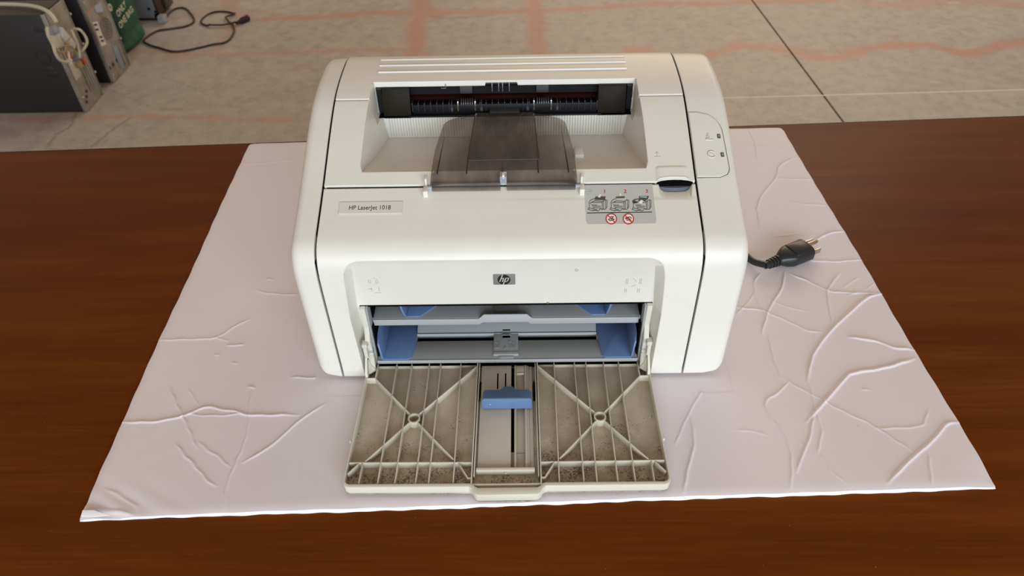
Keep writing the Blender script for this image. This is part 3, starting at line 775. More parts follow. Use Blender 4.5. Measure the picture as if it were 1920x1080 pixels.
strokes('splash_mark', [V(l) for l in ([(110,180),(170,190)], [(100,240),(190,235)], [(130,300),(180,280)], [(200,170),(205,250)], [(240,190),(225,260)])], 14, M['tealink'], lab, F1)
for t_, x, y in (('1', 525, 232), ('2', 990, 228), ('3', 1475, 228)):
    f = (lambda X, Y: (lambda a, b, h: F1(X+a, -Y+b, h)))(x, y)
    text_part('numeral', t_, f, 108, M['redink'], lab, sx=1.05, bold=.025)
strokes('rule_line', [V([(135,714),(850,703),(1585,694)])], 16, M['ink'], lab, F1)
for x, y, ic in ((675, 850, [[(610,860),(640,890),(700,880),(740,860),(700,840),(640,850),(610,860)], [(650,810),(680,795),(725,800)], [(640,850),(690,830),(720,800)]]),
                 (1060, 850, [[(1000,850),(1040,810),(1110,810),(1130,840)], [(1020,880),(1060,880),(1100,860),(1060,830),(1020,860)], [(990,830),(1060,820)], [(1100,870),(1120,890),(1090,900)]])):
    disc = [(x+115*math.cos(t), y+115*math.sin(t)) for t in np.linspace(0, 2*math.pi, 32, endpoint=False)]
    dsc = fillp('warning_disc', disc, M['whiteink'], lab)
    strokes('pictogram', [V(l) for l in ic], 15, M['ink'], lab, lambda a, b, h: F1(a, b, h+.0001))
    strokes('prohibition_ring', [V([(x+115*math.cos(t), y+115*math.sin(t)) for t in np.linspace(0, 2*math.pi, 33)]), V([(x-80, y-80), (x+80, y+80)])], 22, M['redink'], lab, lambda a, b, h: F1(a, b, h+.0002))

# maker's badge on the recessed front
def on_front(px, py):
    # recess plane
    y = .008
    for _ in range(10): p = at(px, py, 1, y); y = yb(p.z)
    s_ = .0105/.059
    def f(x, v, h): z = p.z + v; return Vector((p.x + x, yb(z) - h - .00005, z))
    return f
fB = on_front(945.5, 523.3)
def fr_prism(name, pts, h0, h1, mat, parent, **kw):
    mb = MB(); n = len(pts); mb.add([fB(x, z, h0) for x, z in pts] + [fB(x, z, h1) for x, z in pts], [list(range(n))[::-1], list(range(n, 2*n))] + [(i, (i+1) % n, n+(i+1) % n, n+i) for i in range(n)])
    return B(mb, name, mat, parent, **kw)
bw, bh, r = .0090, .0063, .0009
pts = [(sx*(bw-r)+r*math.cos(t), sz*(bh-r)+r*math.sin(t)) for sx, sz, t0 in ((1,1,0),(-1,1,90),(-1,-1,180),(1,-1,270)) for t in [math.radians(t0+q) for q in (0,30,60,90)]]
bd = fr_prism('badge', pts, -.0003, .0006, M['badge'], PR, bevel=.0002)
fr_prism('badge_oval', [((.0052*math.cos(t)-.0002), .0060*math.sin(t)) for t in np.linspace(0, 2*math.pi, 36, endpoint=False)], .0005, .00075, M['ink'], bd)
SIL = new_mat('badge_letter', (.62,.62,.60), .35, .2)
sk = lambda x, z: (x + .30*z - .0004, z)
strokes('badge_letter', [[sk(-.0026,-.0022), sk(-.0026,.0060)], [sk(-.0024,.0010), sk(-.0008,.0020), sk(-.0004,.0012), sk(-.0004,-.0022)]], .0008, SIL, bd, lambda a, b, h: fB(a, b, h+.00075))
strokes('badge_letter', [[sk(.0012,-.0058), sk(.0012,.0020), sk(.0034,.0020), sk(.0036,.0010), sk(.0034,-.0015), sk(.0028,-.0022), sk(.0014,-.0022)]], .0008, SIL, bd, lambda a, b, h: fB(a, b, h+.00075))

# small moulded marks on the recessed front
for cx_, lines in ((702, [[(-.004,.007),(-.004,.003)],[(-.0025,.007),(-.0025,.003)],[(.002,.006),(.002,.002)],[(.0035,.007),(.0035,.003)],[(-.003,-.003),(-.003,-.007)],[(.003,-.002),(.003,-.007)],[(-.006,-.004),(-.003,-.004)],[(.001,.009),(.003,.0075)],[(-.001,-.009),(.004,-.009)]]),
                   (1187, [[(-.006,.008),(-.006,.002)],[(-.0047,.008),(-.0047,.002)],[(.005,.008),(.005,.002)],[(.0063,.008),(.0063,.002)],[(-.006,-.004),(-.006,-.009)],[(-.0047,-.004),(-.0047,-.009)],[(.0045,-.004),(.0045,-.009)],[(.006,-.004),(.006,-.009)],[(-.001,.009),(.001,.007),(.002,.005)],[(-.001,-.001),(.002,.0005)]])):
    fm = on_front(cx_, 535)
    strokes('moulded_mark', lines, .0005, M['cream'], fc, fm, .0003)
fm = on_front(1081, 506); strokes('moulded_mark', [arc(0, 0, .0012, 0, 360)], .0004, M['cream'], fc, fm, .0003)
mb = MB(); fm = on_front(1027, 567.5); q = fm(0, 0, 0); mb.ball(q, .0012, 10, sc=(1,.3,1)); B(mb, 'grime_spot', new_mat('grime', (.30,.22,.10), .7))

# ---------------- output slot
sl_ = empty('output_slot', (0, 0, 0), PR)   # parts below are in printer coordinates
mb = MB(); mb.box((-.1161, .2090, .1505), (.1159, .2099, .1997)); mb.box((-.1150, .1620, .1739), (.1150, .2095, .1745)); B(mb, 'slot_shade_backing', M['void'], sl_)
# lower guide plate with teeth
mb = MB(); mb.box((-.0880, .1620, .1738), (.0880, .1680, .1752)); mb.box((-.084, .1662, .1740), (.084, .1720, .1842)); B(mb, 'guide_plate', M['black'], sl_, bevel=.0004)
TOOTH = None
xs = [-.084+.0056*k for k in range(31)]
for x in xs:
    if abs(abs(x)-.034) < .011: continue
    hgt = .0022 if abs(x) > .02 else .0030
    o_ = MB().box((x-.0005, .1655, .1775), (x+.0005, .1735, .1840+hgt))
    if TOOTH is None: TOOTH = B(o_, 'guide_tooth', new_mat('slot_rib_plastic', (.02,.022,.026), .3, 0, .4), sl_, bevel=.0002); TOOTH_X = x
    else:
        c = TOOTH.copy(); COL.objects.link(c); c.parent = sl_; c.location = (x-TOOTH_X, 0, 0)
mb = MB(); mb.cyl((-.088, .1865, .1800), (1,0,0), .0055, .176, 28); B(mb, 'fuser_roller', M['red'], sl_)
mb = MB(); mb.cyl((-.100, .1775, .1990), (1,0,0), .0022, .20, 14); mb.box((-.100, .1785, .1885), (.100, .1830, .1995)); B(mb, 'roller_shaft', M['black'], sl_)
for s_ in (-1, 1):
    mb = MB(); mb.cyl((s_*.0345-.0055, .1772, .1955), (1,0,0), .0056, .0110, 24); B(mb, 'feed_roller', M['rubber'], sl_)
    for k in range(6):
        mb = MB(); mb.cyl((s_*.0345-.0052+k*.0020, .1705, .1835), (1,0,0), .0046, .0010, 20); B(mb, 'roller_disc', new_mat('disc_black', (.03,.03,.032), .35) if k == 0 and s_ < 0 else bpy.data.materials['disc_black'], sl_)
    for dx in (-.0078, .0078):
        mb = MB(); mb.box((s_*.0345+dx-.0007, .1655, .1775), (s_*.0345+dx+.0007, .1700, .1875)); B(mb, 'roller_bracket', M['chrome'], sl_, bevel=.0002)
    for dx in (-.0135, .0135):
        mb = MB(); mb.box((s_*.0345+dx-.0004, .1660, .1790), (s_*.0345+dx+.0004, .1720, .1860)); mb.cyl((s_*.0345+dx-.0010, .1690, .1790), (1,0,0), .0035, .002, 16); B(mb, 'roller_bracket', M['rubber'], sl_)
    mb = MB(); mb.tube([(s_*.0345-.004, .1650, .1745), (s_*.0345, .1642, .1738), (s_*.0345+.004, .1650, .1745)], .0003, 6); B(mb, 'spring_wire', M['rubber'], sl_)
for x in (-.0110, -.0050, -.0015, .0045):
    mb = MB(); mb.tube([(x, .1745, .2030), (x, .1722, .2000), (x, .1722, .1965), (x, .1735, .1930)], .0005, 8); B(mb, 'static_tine', new_mat('dull_metal', (.30,.30,.31), .35, .6), sl_)
for s_ in (-1, 1):
    x0, x1 = (-.1108, -.0855) if s_ < 0 else (.0845, .1098)
    mb = MB(); mb.prism([(x0, .1640, .1722), (x1, .1640, .1722), (x1, .1690, .1992), (x0, .1690, .1992)], (0, .0045, 0)); B(mb, 'end_plate', M['brown'], sl_, bevel=.0006)
    xa_ = -.1150 if s_ < 0 else .1104
    mb = MB(); mb.box((xa_, .1680, .1760), (xa_+.0040, .1720, .1990)); mb.cyl((xa_+.002, .172, .190), (1,0,0), .004, .003, 12); B(mb, 'end_bracket', M['black'], sl_)
mb = MB(); mb.box((-.0530, .1715, .1990), (-.0523, .1722, .2020)); mb.box((-.0570, .1715, .1975), (-.0523, .1722, .1981)); B(mb, 'wire_hook', M['chrome'], sl_)
# fine ribs on the rear wall of the bin
mb = MB()
for k in range(88):
    x = -.1075 + k*.00247
    mb.box((x-.0004, .1697, .1500), (x+.0004, .1704, .1736))
o_ = B(mb, 'wall_ribbing', M['cream'], tc, smooth=20); o_['kind'] = 'stuff'
# small moulded block on the bin floor, right of the flap
zf = lambda y: .1690 + (.1490-.1690)*(y-.0768)/(.1702-.0768)
mb = MB().box((.0610, .1090, zf(.112)-.001), (.0690, .1240, zf(.11)+.0030)); B(mb, 'bin_stop', M['cream'], tc, bevel=.0006)

# ---------------- smoked output flap
def flap_z(y): return float(np.interp(y, [.0575, .0617, .068, .078, .10, .13, .152, .160, .172], [.1675, .1698, .1735, .1758, .1782, .1792, .1785, .1775, .1775]))
fl_ys = np.concatenate([np.linspace(.0622, .145, 20), np.linspace(.147, .1600, 9)])
def fw(y):
    w = float(np.interp(y, [.05, .064, .10, .145, .16], [.0598, .0602, .0590, .0545, .0520]))
    if y > .1430: t = (y-.1430)/.0172; w -= .0150*(1-math.sqrt(max(0, 1-t*t)))
    return w
rings = []
for y in fl_ys:
    w = fw(y); z = flap_z(y); n = 14
    top = [(-w + 2*w*k/n, y, z - .0028*abs(2*k/n-1)**8) for k in range(n+1)]
    bot = [(x*.985, y, zz-.0016) for x, _, zz in top[::-1]]
    rings.append(top+bot)
flp = B(MB().loft(rings), 'output_flap', M['smoke'], smooth=50)
# raised centre leaf
rings = []
for y in np.linspace(.0840, .1600, 12):
    w = float(np.interp(y, [.084, .16], [.0295, .0262])); z = flap_z(y)+.0014
    rings.append([(-w, y, z), (w, y, z), (w, y, z-.0012), (-w, y, z-.0012)])
B(MB().loft(rings), 'centre_leaf', M['smoke'], flp)
mb = MB(); mb.prism([(-.0135,.1590,.1786),(.0135,.1590,.1786),(.0135,.1660,.1790),(.0095,.1700,.1792),(-.0095,.1700,.1792),(-.0135,.1660,.1790)], (0,0,.0015))
B(mb, 'leaf_tab', M['smoke'], flp, bevel=.0003)
mb = MB(); mb.tube([(x, .1555-.010*math.sqrt(max(0, 1-(x/.0165)**2)), .1803) for x in np.linspace(-.0165, .0165, 14)], .0006, 6); B(mb, 'finger_arc', M['smoke'], flp)
SMD = new_mat('smoked_rib', (.02,.018,.02), .3)
for x0, x1, y0, y1 in ((-.0545,-.0515,.0690,.1180),(-.0304,-.0290,.0690,.1160),(-.0010,-.0010,.0690,.0820),(.0285,.0275,.0690,.1250),(.0532,.0500,.0690,.1250)):
    mb = MB(); mb.tube([(x0+(x1-x0)*t, y0+(y1-y0)*t, flap_z(y0+(y1-y0)*t)-.0001) for t in np.linspace(0, 1, 8)], [.0006]*3+[.0005,.0004,.0003,.0002,.0001], 6); B(mb, 'flap_rib', SMD, flp)
mb = MB(); mb.tube([(x, .0838, flap_z(.0838)+.0004) for x in np.linspace(-.0295, .0295, 6)], .0004, 6); B(mb, 'leaf_edge', SMD, flp)
for s_ in (-1, 1):
    mb = MB(); mb.tube([(s_*float(np.interp(y, [.084,.16], [.0295,.0262])), y, flap_z(y)+.0008) for y in np.linspace(.0840, .158, 8)], .00035, 6); B(mb, 'leaf_edge', SMD, flp)
# two front bars
for x0, x1 in ((-.0585, -.0025), (.0025, .0585)):
    mb = MB(); mb.prism([(x0, .0570, .1642), (x0, .0572, .1658), (x0, .0612, .1700), (x0, .0628, .1702), (x0, .0622, .1665)], (x1-x0, 0, 0)); B(mb, 'front_bar', M['smoke'], flp, bevel=.0004)
    mb = MB(); mb.tube([(x0, .0590, .1681), (x1, .0590, .1681)], .00035, 6); B(mb, 'bar_line', SMD, flp)
mb = MB().box((-.0030, .0610, .1672), (.0026, .0690, .1752)); B(mb, 'clear_catch', M['clear'], flp, bevel=.0004)
mb = MB().box((-.0010, .0612, .1730), (.0008, .0655, .1762)); B(mb, 'catch_post', M['whiteink'], flp, bevel=.0003)
for s_ in (-1, 1):
    x = s_*.0636
    mb = MB(); mb.box((x-.0021, .0530, .1590), (x+.0021, .0612, .1672)); mb.box((x-.0010, .0625, .1640), (x+.0010, .0690, .1730)); mb.box((x-.0012, .0600, .1630), (x+.0012, .0650, .1672)); B(mb, 'hinge_clip', M['cream'], bevel=.0005)
    mb = MB(); mb.cyl((x - s_*.0016, .0585, .1670), (-s_, 0, 0), .0016, .0035, 12); B(mb, 'hinge_pin', M['clear'], flp)

# ---------------- front cavity
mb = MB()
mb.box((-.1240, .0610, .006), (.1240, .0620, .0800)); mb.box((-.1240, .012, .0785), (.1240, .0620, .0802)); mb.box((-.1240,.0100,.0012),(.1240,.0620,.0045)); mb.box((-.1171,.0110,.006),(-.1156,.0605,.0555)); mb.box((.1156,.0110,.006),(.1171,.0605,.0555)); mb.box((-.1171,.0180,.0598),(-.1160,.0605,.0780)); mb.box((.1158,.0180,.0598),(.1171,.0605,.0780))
B(mb, 'cavity_shade', M['void'])  # black sheets and strips standing in for shade in the cavity gaps
for s_ in (-1, 1):
    mb = MB(); x = s_*.1172
    mb.box((min(x, s_*.1190), .0085, .006), (max(x, s_*.1190), .060, .0795)); B(mb, 'cavity_wall', M['grey'], bevel=.0004)
    mb = MB()   # moulded bracket between the wall and the cover
    mb.prism([(s_*.1192, .0060, .006), (s_*.1192, .0060, .028), (s_*.1192, .0040, .044), (s_*.1192, .0100, .056), (s_*.1192, .0080, .0795), (s_*.1192, .030, .0795), (s_*.1192, .030, .006)], (s_*.0046, 0, 0))
    mb.box((min(s_*.1215, s_*.1262), -.0005, .040), (max(s_*.1215, s_*.1262), .006, .0445)); mb.box((min(s_*.1228, s_*.1262), .0012, .026), (max(s_*.1228, s_*.1262), .006, .0400))
    B(mb, 'side_bracket', M['cream_in'], bevel=.0006)
    mb = MB(); mb.cyl((s_*.1190, .0085, .0300), (s_, 0, 0), .0035, .0050, 18); B(mb, 'hinge_boss', M['grey_lit'])
# upper feed tray
ut = MB(); ut.box((-.1168, .0165, .0560), (.1166, .0600, .0598)); uto = B(ut, 'upper_feed_tray', M['grey'], bevel=.0004)
mb = MB(); mb.prism([(-.1160,.0150,.0528),(-.0235,.0150,.0528),(-.0205,.0150,.0552),(.0185,.0150,.0552),(.0215,.0150,.0528),(.1150,.0150,.0528),(.1150,.0150,.0596),(.0225,.0150,.0596),(.0180,.0150,.0645),(-.0195,.0150,.0645),(-.0240,.0150,.0596),(-.1160,.0150,.0596)], (0,.0016,0))
B(mb, 'tray_lip', M['grey_lit'], uto, bevel=.0004)
mb = MB(); mb.prism([(-.0112,.0166,.0598),(-.0112,.0166,.0640),(-.0112,.0200,.0612),(-.0112,.0590,.0612),(-.0112,.0590,.0598)], (.0212,0,0)); B(mb, 'centre_plate', M['grey'], uto, bevel=.0003)
def up_guide(s_):
    root = empty('upper_paper_guide', (0,0,0), PR)
    X = (lambda v: v) if s_ < 0 else (lambda v: -v - .0008)
    pts = [(-.0870,.0180),(-.0750,.0180),(-.0615,.0320),(-.0600,.0580),(-.0870,.0580)]
    mb = MB(); mb.prism([(X(a), b, .0598) for a, b in pts], (0,0,.0012)); B(mb, 'guide_base', M['blue'], root, bevel=.0003)
    mb = MB(); sec_ = [(.0180,.0603),(.0172,.0640),(.0172,.0690),(.0190,.0745),(.0240,.0780),(.0500,.0780),(.0500,.0603)]
    mb.loft([[(X(-.0868-d-.26*(b-.0600)), a, b) for a, b in sec_] for d in (0, .0019)]); B(mb, 'guide_fin', M['blue'], root, bevel=.0006)
up_guide(-1); up_guide(1)
# lower feed tray
mb = MB(); mb.box((-.1168, .0060, .0130), (.1166, .0296, .0175)); mb.box((-.1168, .0296, .0110), (-.0838, .060, .0175)); mb.box((.0822, .0296, .0110), (.1166, .060, .0175))
mb.box((-.0838, .0372, .0130), (.0822, .0600, .0190)); mb.prism([(-.0838, .0372, .0190), (-.0838, .0600, .0190), (-.0838, .0600, .0300)], (.166, 0, 0))
lto = B(mb, 'lower_feed_tray', M['grey'], bevel=.0003)
mb = MB(); mb.box((-.0838, .0362, .0165), (.0822, .0373, .0198)); mb.box((-.1168, .0052, .0150), (.1166, .0061, .0179)); B(mb, 'tray_edge', M['grey_lit'], lto, bevel=.0002)
mb = MB(); mb.prism([(-.0125,.0120,.0172),(-.0125,.0130,.0186),(-.0125,.0600,.0206),(-.0125,.0600,.0172)], (.0224,0,0)); cpo = B(mb, 'centre_plate', M['grey'], lto, bevel=.0003)
mb = MB().box((-.0125, .0105, .0160), (.0100, .0150, .0189)); B(mb, 'plate_edge', M['grey_lit'], lto, bevel=.0003)
mb = MB().box((-.0075, .0070, .0160), (.0055, .0106, .0182)); B(mb, 'plate_edge', M['grey_lit'], lto, bevel=.0003)
for y in (.0310, .0395):
    mb = MB().box((-.0045, y, .0180), (.0025, y+.0022, .0203+(y-.03)*.04)); B(mb, 'plate_slot', M['void'], lto)
    mb = MB().box((-.0048, y+.0022, .0180), (.0028, y+.0030, .0207+(y-.03)*.04)); B(mb, 'slot_edge', M['grey_lit'], lto)
fp = lambda a, b, h: Vector((a, b, .0186+(b-.013)*.0426+h))
strokes('size_symbol', [[(-.0112,.0185),(-.0075,.0185),(-.0075,.0255),(-.0112,.0255),(-.0112,.0185)], [(-.0102,.0200),(-.0086,.0200),(-.0086,.0240),(-.0102,.0240),(-.0102,.0200)],
        [(-.0030,.0175),(-.0015,.0200)], [(-.0030,.0200),(-.0015,.0175)], [(.0018,.0185),(.0018,.0235)], [(.0034,.0185),(.0034,.0240)], [(.0048,.0190),(.0048,.0235)], [(.0064,.0185),(.0072,.0240),(.0050,.0255)], [(.0014,.0265),(.0034,.0270),(.0034,.0255),(.0014,.0255),(.0014,.0265)]], .0005, M['grey_lit'], lto, fp, .0003)
def low_guide(s_):
    root = empty('lower_paper_guide', (0,0,0), PR)
    X = (lambda v: v) if s_ < 0 else (lambda v: -v - .0008)
    pts = [(-.1120,.0062),(-.0885,.0062),(-.0862,.0085),(-.0840,.0290),(-.0830,.0500),(-.0850,.0590),(-.1120,.0590)]
    mb = MB(); mb.prism([(X(a), b, .0175) for a, b in pts], (0,0,.0016)); B(mb, 'guide_base', M['blue'], root, bevel=.0003)
    mb = MB(); sec_ = [(.0064,.0178),(.0062,.0205),(.0110,.0330),(.0190,.0385),(.0380,.0400),(.0420,.0430),(.0560,.0440),(.0560,.0178)]
    mb.loft([[(X(-.1108-d-.20*(b-.0175)), a, b) for a, b in sec_] for d in (0, .0019)]); B(mb, 'guide_fin', M['blue'], root, bevel=.0006)
low_guide(-1); low_guide(1)

# ---------------- tray door
DZ = .0030
dr = empty('tray_door', (0, 0, 0), PR)
o_ = [(-.1262,.0078),(-.1268,-.060),(-.1276,-.1145),(-.1270,-.1180),(-.1252,-.1206),(-.1222,-.1218),(-.0290,-.1220),(-.0262,-.1238),(-.0240,-.1280),(-.0215,-.1294),(.0240,-.1290),(.0262,-.1276),(.0285,-.1236),(.0310,-.1216),(.1224,-.1212),(.1254,-.1201),(.1272,-.1175),(.1278,-.1140),(.1272,-.060),(.1266,.0078)]
mb = MB(); mb.prism([(a, b, DZ) for a, b in o_], (0,0,.0022)); B(mb, 'door_panel', M['door'], dr, bevel=.0003)
RT = .0128
rim = MB()
inner = [(-.1248,.0078),(-.1254,-.060),(-.1262,-.1140),(-.1256,-.1164),(-.1242,-.1180),(-.1220,-.1186),(-.0300,-.1186),(-.0262,-.1188),(-.0240,-.1215),(-.0215,-.1228),(.0240,-.1224),(.0262,-.1212),(.0285,-.1186),(.0310,-.1182),(.1222,-.1180),(.1244,-.1173),(.1258,-.1158),(.1264,-.1135),(.1258,-.060),(.1252,.0078)]
n = len(o_)
vs = [(a, b, DZ+.0005) for a, b in o_] + [(a, b, RT) for a, b in o_] + [(a, b, RT) for a, b in inner] + [(a, b, DZ+.0005) for a, b in inner]
fs = []
for i in range(n-1):
    for k in range(3): fs.append((k*n+i, k*n+i+1, (k+1)*n+i+1, (k+1)*n+i))
    fs.append((3*n+i, 3*n+i+1, i+1, i))
fs += [(0, n, 2*n, 3*n), (n-1, 2*n-1, 3*n-1, 4*n-1)]
rim.add(vs, fs); B(rim, 'door_rim', M['rim'], dr, bevel=.0006)
HW = .0009; RZ0, RZ1 = DZ+.0018, .0122
def rib(p, q, w=HW, z1=RZ1, name='rib'): B(MB().bar(p, q, w, RZ0, z1), name, M['rib'], dr, bevel=.0002)
for s_ in (-1, 1):
    xsr = [(.1000,.1003),(.0865,.0868),(.0706,.0706),(.0603,.0605),(.0420,.0413)]
    for x0, x1 in xsr:
        rib((s_*x0, .0072), (s_*x1, -.1186))
    rib((s_*.1172, .0070), (s_*.1172, -.0100)); rib((s_*.1150, -.0985), (s_*.1150, -.1182))
    rib((s_*.1256, -.0985), (s_*.0270, -.0992), .0010)                              # cross rib
    rib((s_*.1262, -.0100), (s_*.1172, -.0100), .0010)
    rib((s_*.1246, .0070), (s_*.0270, .0070), .0008, .0085)                          # low rear web
    cx_, cy_ = s_*.0782, -.0548
    B(MB().ring((cx_, cy_, RZ0), (0,0,1), .0052, .0040, RZ1+.0003-RZ0), 'rib_ring', M['rib'], dr)
    def br(a, b): # brace stopping at the ring
        a = Vector(a); b = Vector(b); d = (b-a).normalized(); rib(tuple(a), tuple(b - d*.0048), .0009, RZ1, 'brace')
    br((s_*.1172, -.0100), (cx_, cy_)); br((s_*.0275, .0030), (cx_, cy_)); br((s_*.1130, -.0975), (cx_, cy_)); br((s_*.0425, -.0960), (cx_, cy_))
    rib((s_*.1252, -.1090), (s_*.1180, -.0995), .0009, RZ1, 'corner_brace'); rib((s_*.0380, -.0995), (s_*.0300, -.1135), .0009, RZ1, 'corner_brace'); rib((s_*.0300, -.1135), (s_*.0270, -.1130), .0009, RZ1, 'corner_brace')
    # centre channel walls
    rib((s_*.0268, .0078), (s_*.0272, -.1200), .0010, RT, 'channel_wall'); rib((s_*.0250, .0072), (s_*.0254, -.1110), .0010, RT-.0012, 'channel_wall')
    # hinge arm rising beside the cavity
    x = s_*.1240
    mb = MB(); mb.prism([(x, -.0095, RT-.003), (x, -.0085, .0165), (x, .0040, .0285), (x, .0085, .0290), (x, .0100, .0260), (x, .0100, .006), (x, -.0060, .006)], (s_*.0022, 0, 0))
    mb.prism([(x, -.0050, .0165), (x, .0040, .0285), (x, .0070, .0290), (x - s_*.0052, .0060, .0250), (x - s_*.0058, .0010, .0100), (x, -.0040, .0100)], (0, 0, -.0008))
    B(mb, 'hinge_arm', M['rim'], dr, bevel=.0004)
    for (mx, my) in ((.1175, -.0330), (.1195, -.0750)):
        B(MB().ring((s_*mx, my, DZ+.0021), (0,0,1), .0030, .0026, .00025), 'moulding_mark', M['channel'], dr)
    B(MB().box((s_*.1283-.0008, -.0780, RT-.004), (s_*.1283+.0008, -.0755, RT-.001)), 'rim_nub', M['rim'], dr, bevel=.0003)
# slider track
mb = MB(); mb.box((-.0232, -.1035, RZ0), (.0035, .0060, .0092)); mb.box((.0062, -.1035, RZ0), (.0080, .0060, .0096)); mb.box((.0080, -.1035, RZ0), (.0150, -.0040, .0062))
mb.box((.0150, -.1035, RZ0), (.0172, .0060, .0096)); mb.box((.0172, -.1035, RZ0), (.0188, .0060, .0088)); mb.box((.0188, -.1035, RZ0), (.0220, .0060, .0078)); mb.box((.0080, -.0040, RZ0), (.0150, .0060, .0090)); B(mb, 'slider_track', M['channel'], dr, bevel=.0003)
mb = MB(); mb.box((-.0240, -.1065, RZ0), (.0225, -.1036, .0115)); B(mb, 'track_end', M['rim'], dr, bevel=.0004)
rib((-.0268, -.1192), (.0270, -.1190), .0014, RT-.0008, 'handle_wall'); B(MB().box((-.0235, -.1222, DZ+.002), (.0235, -.1195, .0085)), 'handle_floor', M['rim'], dr)
B(MB().box((-.0012, -.1082, .0085), (0.0002, -.1064, .0100)), 'track_pip', M['rim'], dr)
mb = MB(); mb.box((.0036, -.0850, RZ0), (.0061, .0060, .0060)); B(mb, 'track_groove', M['void'], dr)
for x in (-.0085, -.0015):
    B(MB().box((x-.0006, -.0215, .0091), (x+.0006, -.0035, .00935)), 'track_slot', M['void'], dr)
for s_ in (-1, 1):
    B(MB().box((s_*.0235-.0008, -.0320, RZ0), (s_*.0235+.0008, -.0130, .0096)), 'track_slot', M['void'], dr, bevel=.0005)
B(MB().box((.0084, -.0050, .0090), (.0146, -.0036, .0100)), 'track_bar', M['rim'], dr, bevel=.0002)
B(MB().box((.0084, -.0890, .0062), (.0146, -.0880, .0070)), 'track_bar', M['channel'], dr)
# blue length stop
mb = MB(); n=6
sec_ = [(-.0215,0),(-.0215,.0105),(-.0212,.0117),(-.0204,.0126),(-.0194,.0130),(.0191,.0130),(.0201,.0126),(.0209,.0117),(.0212,.0105),(.0212,0)]
mb.prism([(a, -.0443, .0100+b) for a, b in sec_], (0, .0022, 0)); st_ = B(mb, 'length_stop', M['blue'], dr, bevel=.0006)
mb = MB(); mb.prism([(-.0210,-.0423,.0098),(.0208,-.0423,.0098),(.0208,-.0270,.0098),(.0190,-.0244,.0098),(.0075,-.0244,.0098),(.0050,-.0207,.0098),(-.0030,-.0207,.0098),(-.0060,-.0244,.0098),(-.0190,-.0244,.0098),(-.0210,-.0270,.0098)], (0,0,.0022)); B(mb, 'stop_base', M['blue'], dr, bevel=.0005)
B(MB().cyl((-.0142, -.0446, .0165), (0,1,0), .0004, .0006, 8), 'stop_speck', M['whiteink'], dr)

# bottom shell and feet so the body stands on the board
mb = MB(); mb.box((XL+.002, .0640, .0015), (XR-.002, .2380, .0110)); B(mb, 'base_pan', M['black'])
for x in (-.135, .143):
    for y in (.02, .22): B(MB().cyl((x, y, 0.0), (0,0,1), .008, .0036, 16), 'foot', M['black'])
# black core and strips that put the shade of the seams in as colour
mb = MB(); mb.box((XL+.003, .0642, .010), (XR-.003, .1600, .1400)); mb.box((XL-.0012, .004, .006), (XL+.0012, .24, .1350)); mb.box((XR-.0012, .004, .006), (XR+.0012, .24, .1350)); mb.box((XL-.0012, .10, .1350), (XL+.0012, .235, .1750)); mb.box((XR-.0012, .10, .1350), (XR+.0012, .235, .1750))
B(mb, 'seam_shade_core', M['void'])
mb = MB(); mb.box((XL+.003, .0632, .140), (.1236, .0642, TZ(.0635)-.0008)); mb.box((.1560, .0632, .140), (XR-.0012, .0642, TZ(.0635)-.0008)); B(mb, 'seam_shade', M['void'])  # black strip in the lid seam, colour standing in for shade
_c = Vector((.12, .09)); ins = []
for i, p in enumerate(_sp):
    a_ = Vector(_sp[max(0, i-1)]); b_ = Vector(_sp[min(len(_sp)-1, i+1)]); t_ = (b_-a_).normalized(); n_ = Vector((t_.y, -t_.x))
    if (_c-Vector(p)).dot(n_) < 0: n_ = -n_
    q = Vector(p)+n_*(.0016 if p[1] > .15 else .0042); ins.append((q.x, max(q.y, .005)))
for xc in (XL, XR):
    mb = MB(); mb.prism([(xc-.0010, a_, b_) for a_, b_ in ins], (.0020, 0, 0)); B(mb, 'seam_shade', M['void'])  # black profile strips, shade of the side seams put in as colour

# ------------------------------------------------------------------ power cord with plug
pc = empty('power_cord', (.23, .2, 0)); tag(pc, 'black mains cord with three-prong plug lying on the board right of the printer', 'power cord')
PCO = Vector((.23, .2, 0))
def C(mb, name, mat, **kw):
    mb.v = [tuple(Vector(p)-PCO) for p in mb.v]; return mb.build(name, mat, pc, **kw)
base = at(1440, 496, 2, .0085); tip = at(1512, 467, 2, .0090)
ax = (tip-base).normalized(); sd = Vector((-ax.y, ax.x, 0)).normalized(); up = ax.cross(sd)*-1
if up.z < 0: up = -up
e = at(1393, 474, 2, .0045)
path = spline([(.1700, .262, .0045), (.205, .262, .0045), (.2330, .222, .0045), (.2370, .190, .0045), tuple(e), tuple(at(1412, 490, 2, .0050)), tuple(base - ax*.002)], 8)
C(MB().tube(path, .0036, 12), 'cable', M['cord'])
mb = MB()
for k in range(4):
    c = base + ax*(.0004 + k*.0036); mb.tube([c, c+ax*.0006, c+ax*.0020, c+ax*.0026], [.0040+.0003*k, .0052+.0003*k, .0052+.0003*k, .0040+.0003*k], 14)
mb.tube([base-ax*.004, base+ax*.016], [.0037, .0048], 14)
C(mb, 'strain_relief', M['cord'])
def ringp(t, w, h, n=20, pw=3.2):
    c = base + ax*t; r_ = []
    for k in range(n):
        a = 2*math.pi*k/n; cc, ss = math.cos(a), math.sin(a); q = 2/pw
        r_.append(c + sd*(w*math.copysign(abs(cc)**q, cc)) + up*(h*math.copysign(abs(ss)**q, ss)))
    return r_
Lb = (tip-base).length
rings = [ringp(.0135, .0050, .0050, pw=2), ringp(.0160, .0066, .0062, pw=2.4), ringp(.0215, .0098, .0078), ringp(.0275, .0125, .0084), ringp(.0300, .0125, .0084), ringp(Lb-.001, .0128, .0086), ringp(Lb, .0120, .0080)]
C(MB().loft(rings), 'plug_body', M['cord'], smooth=28)
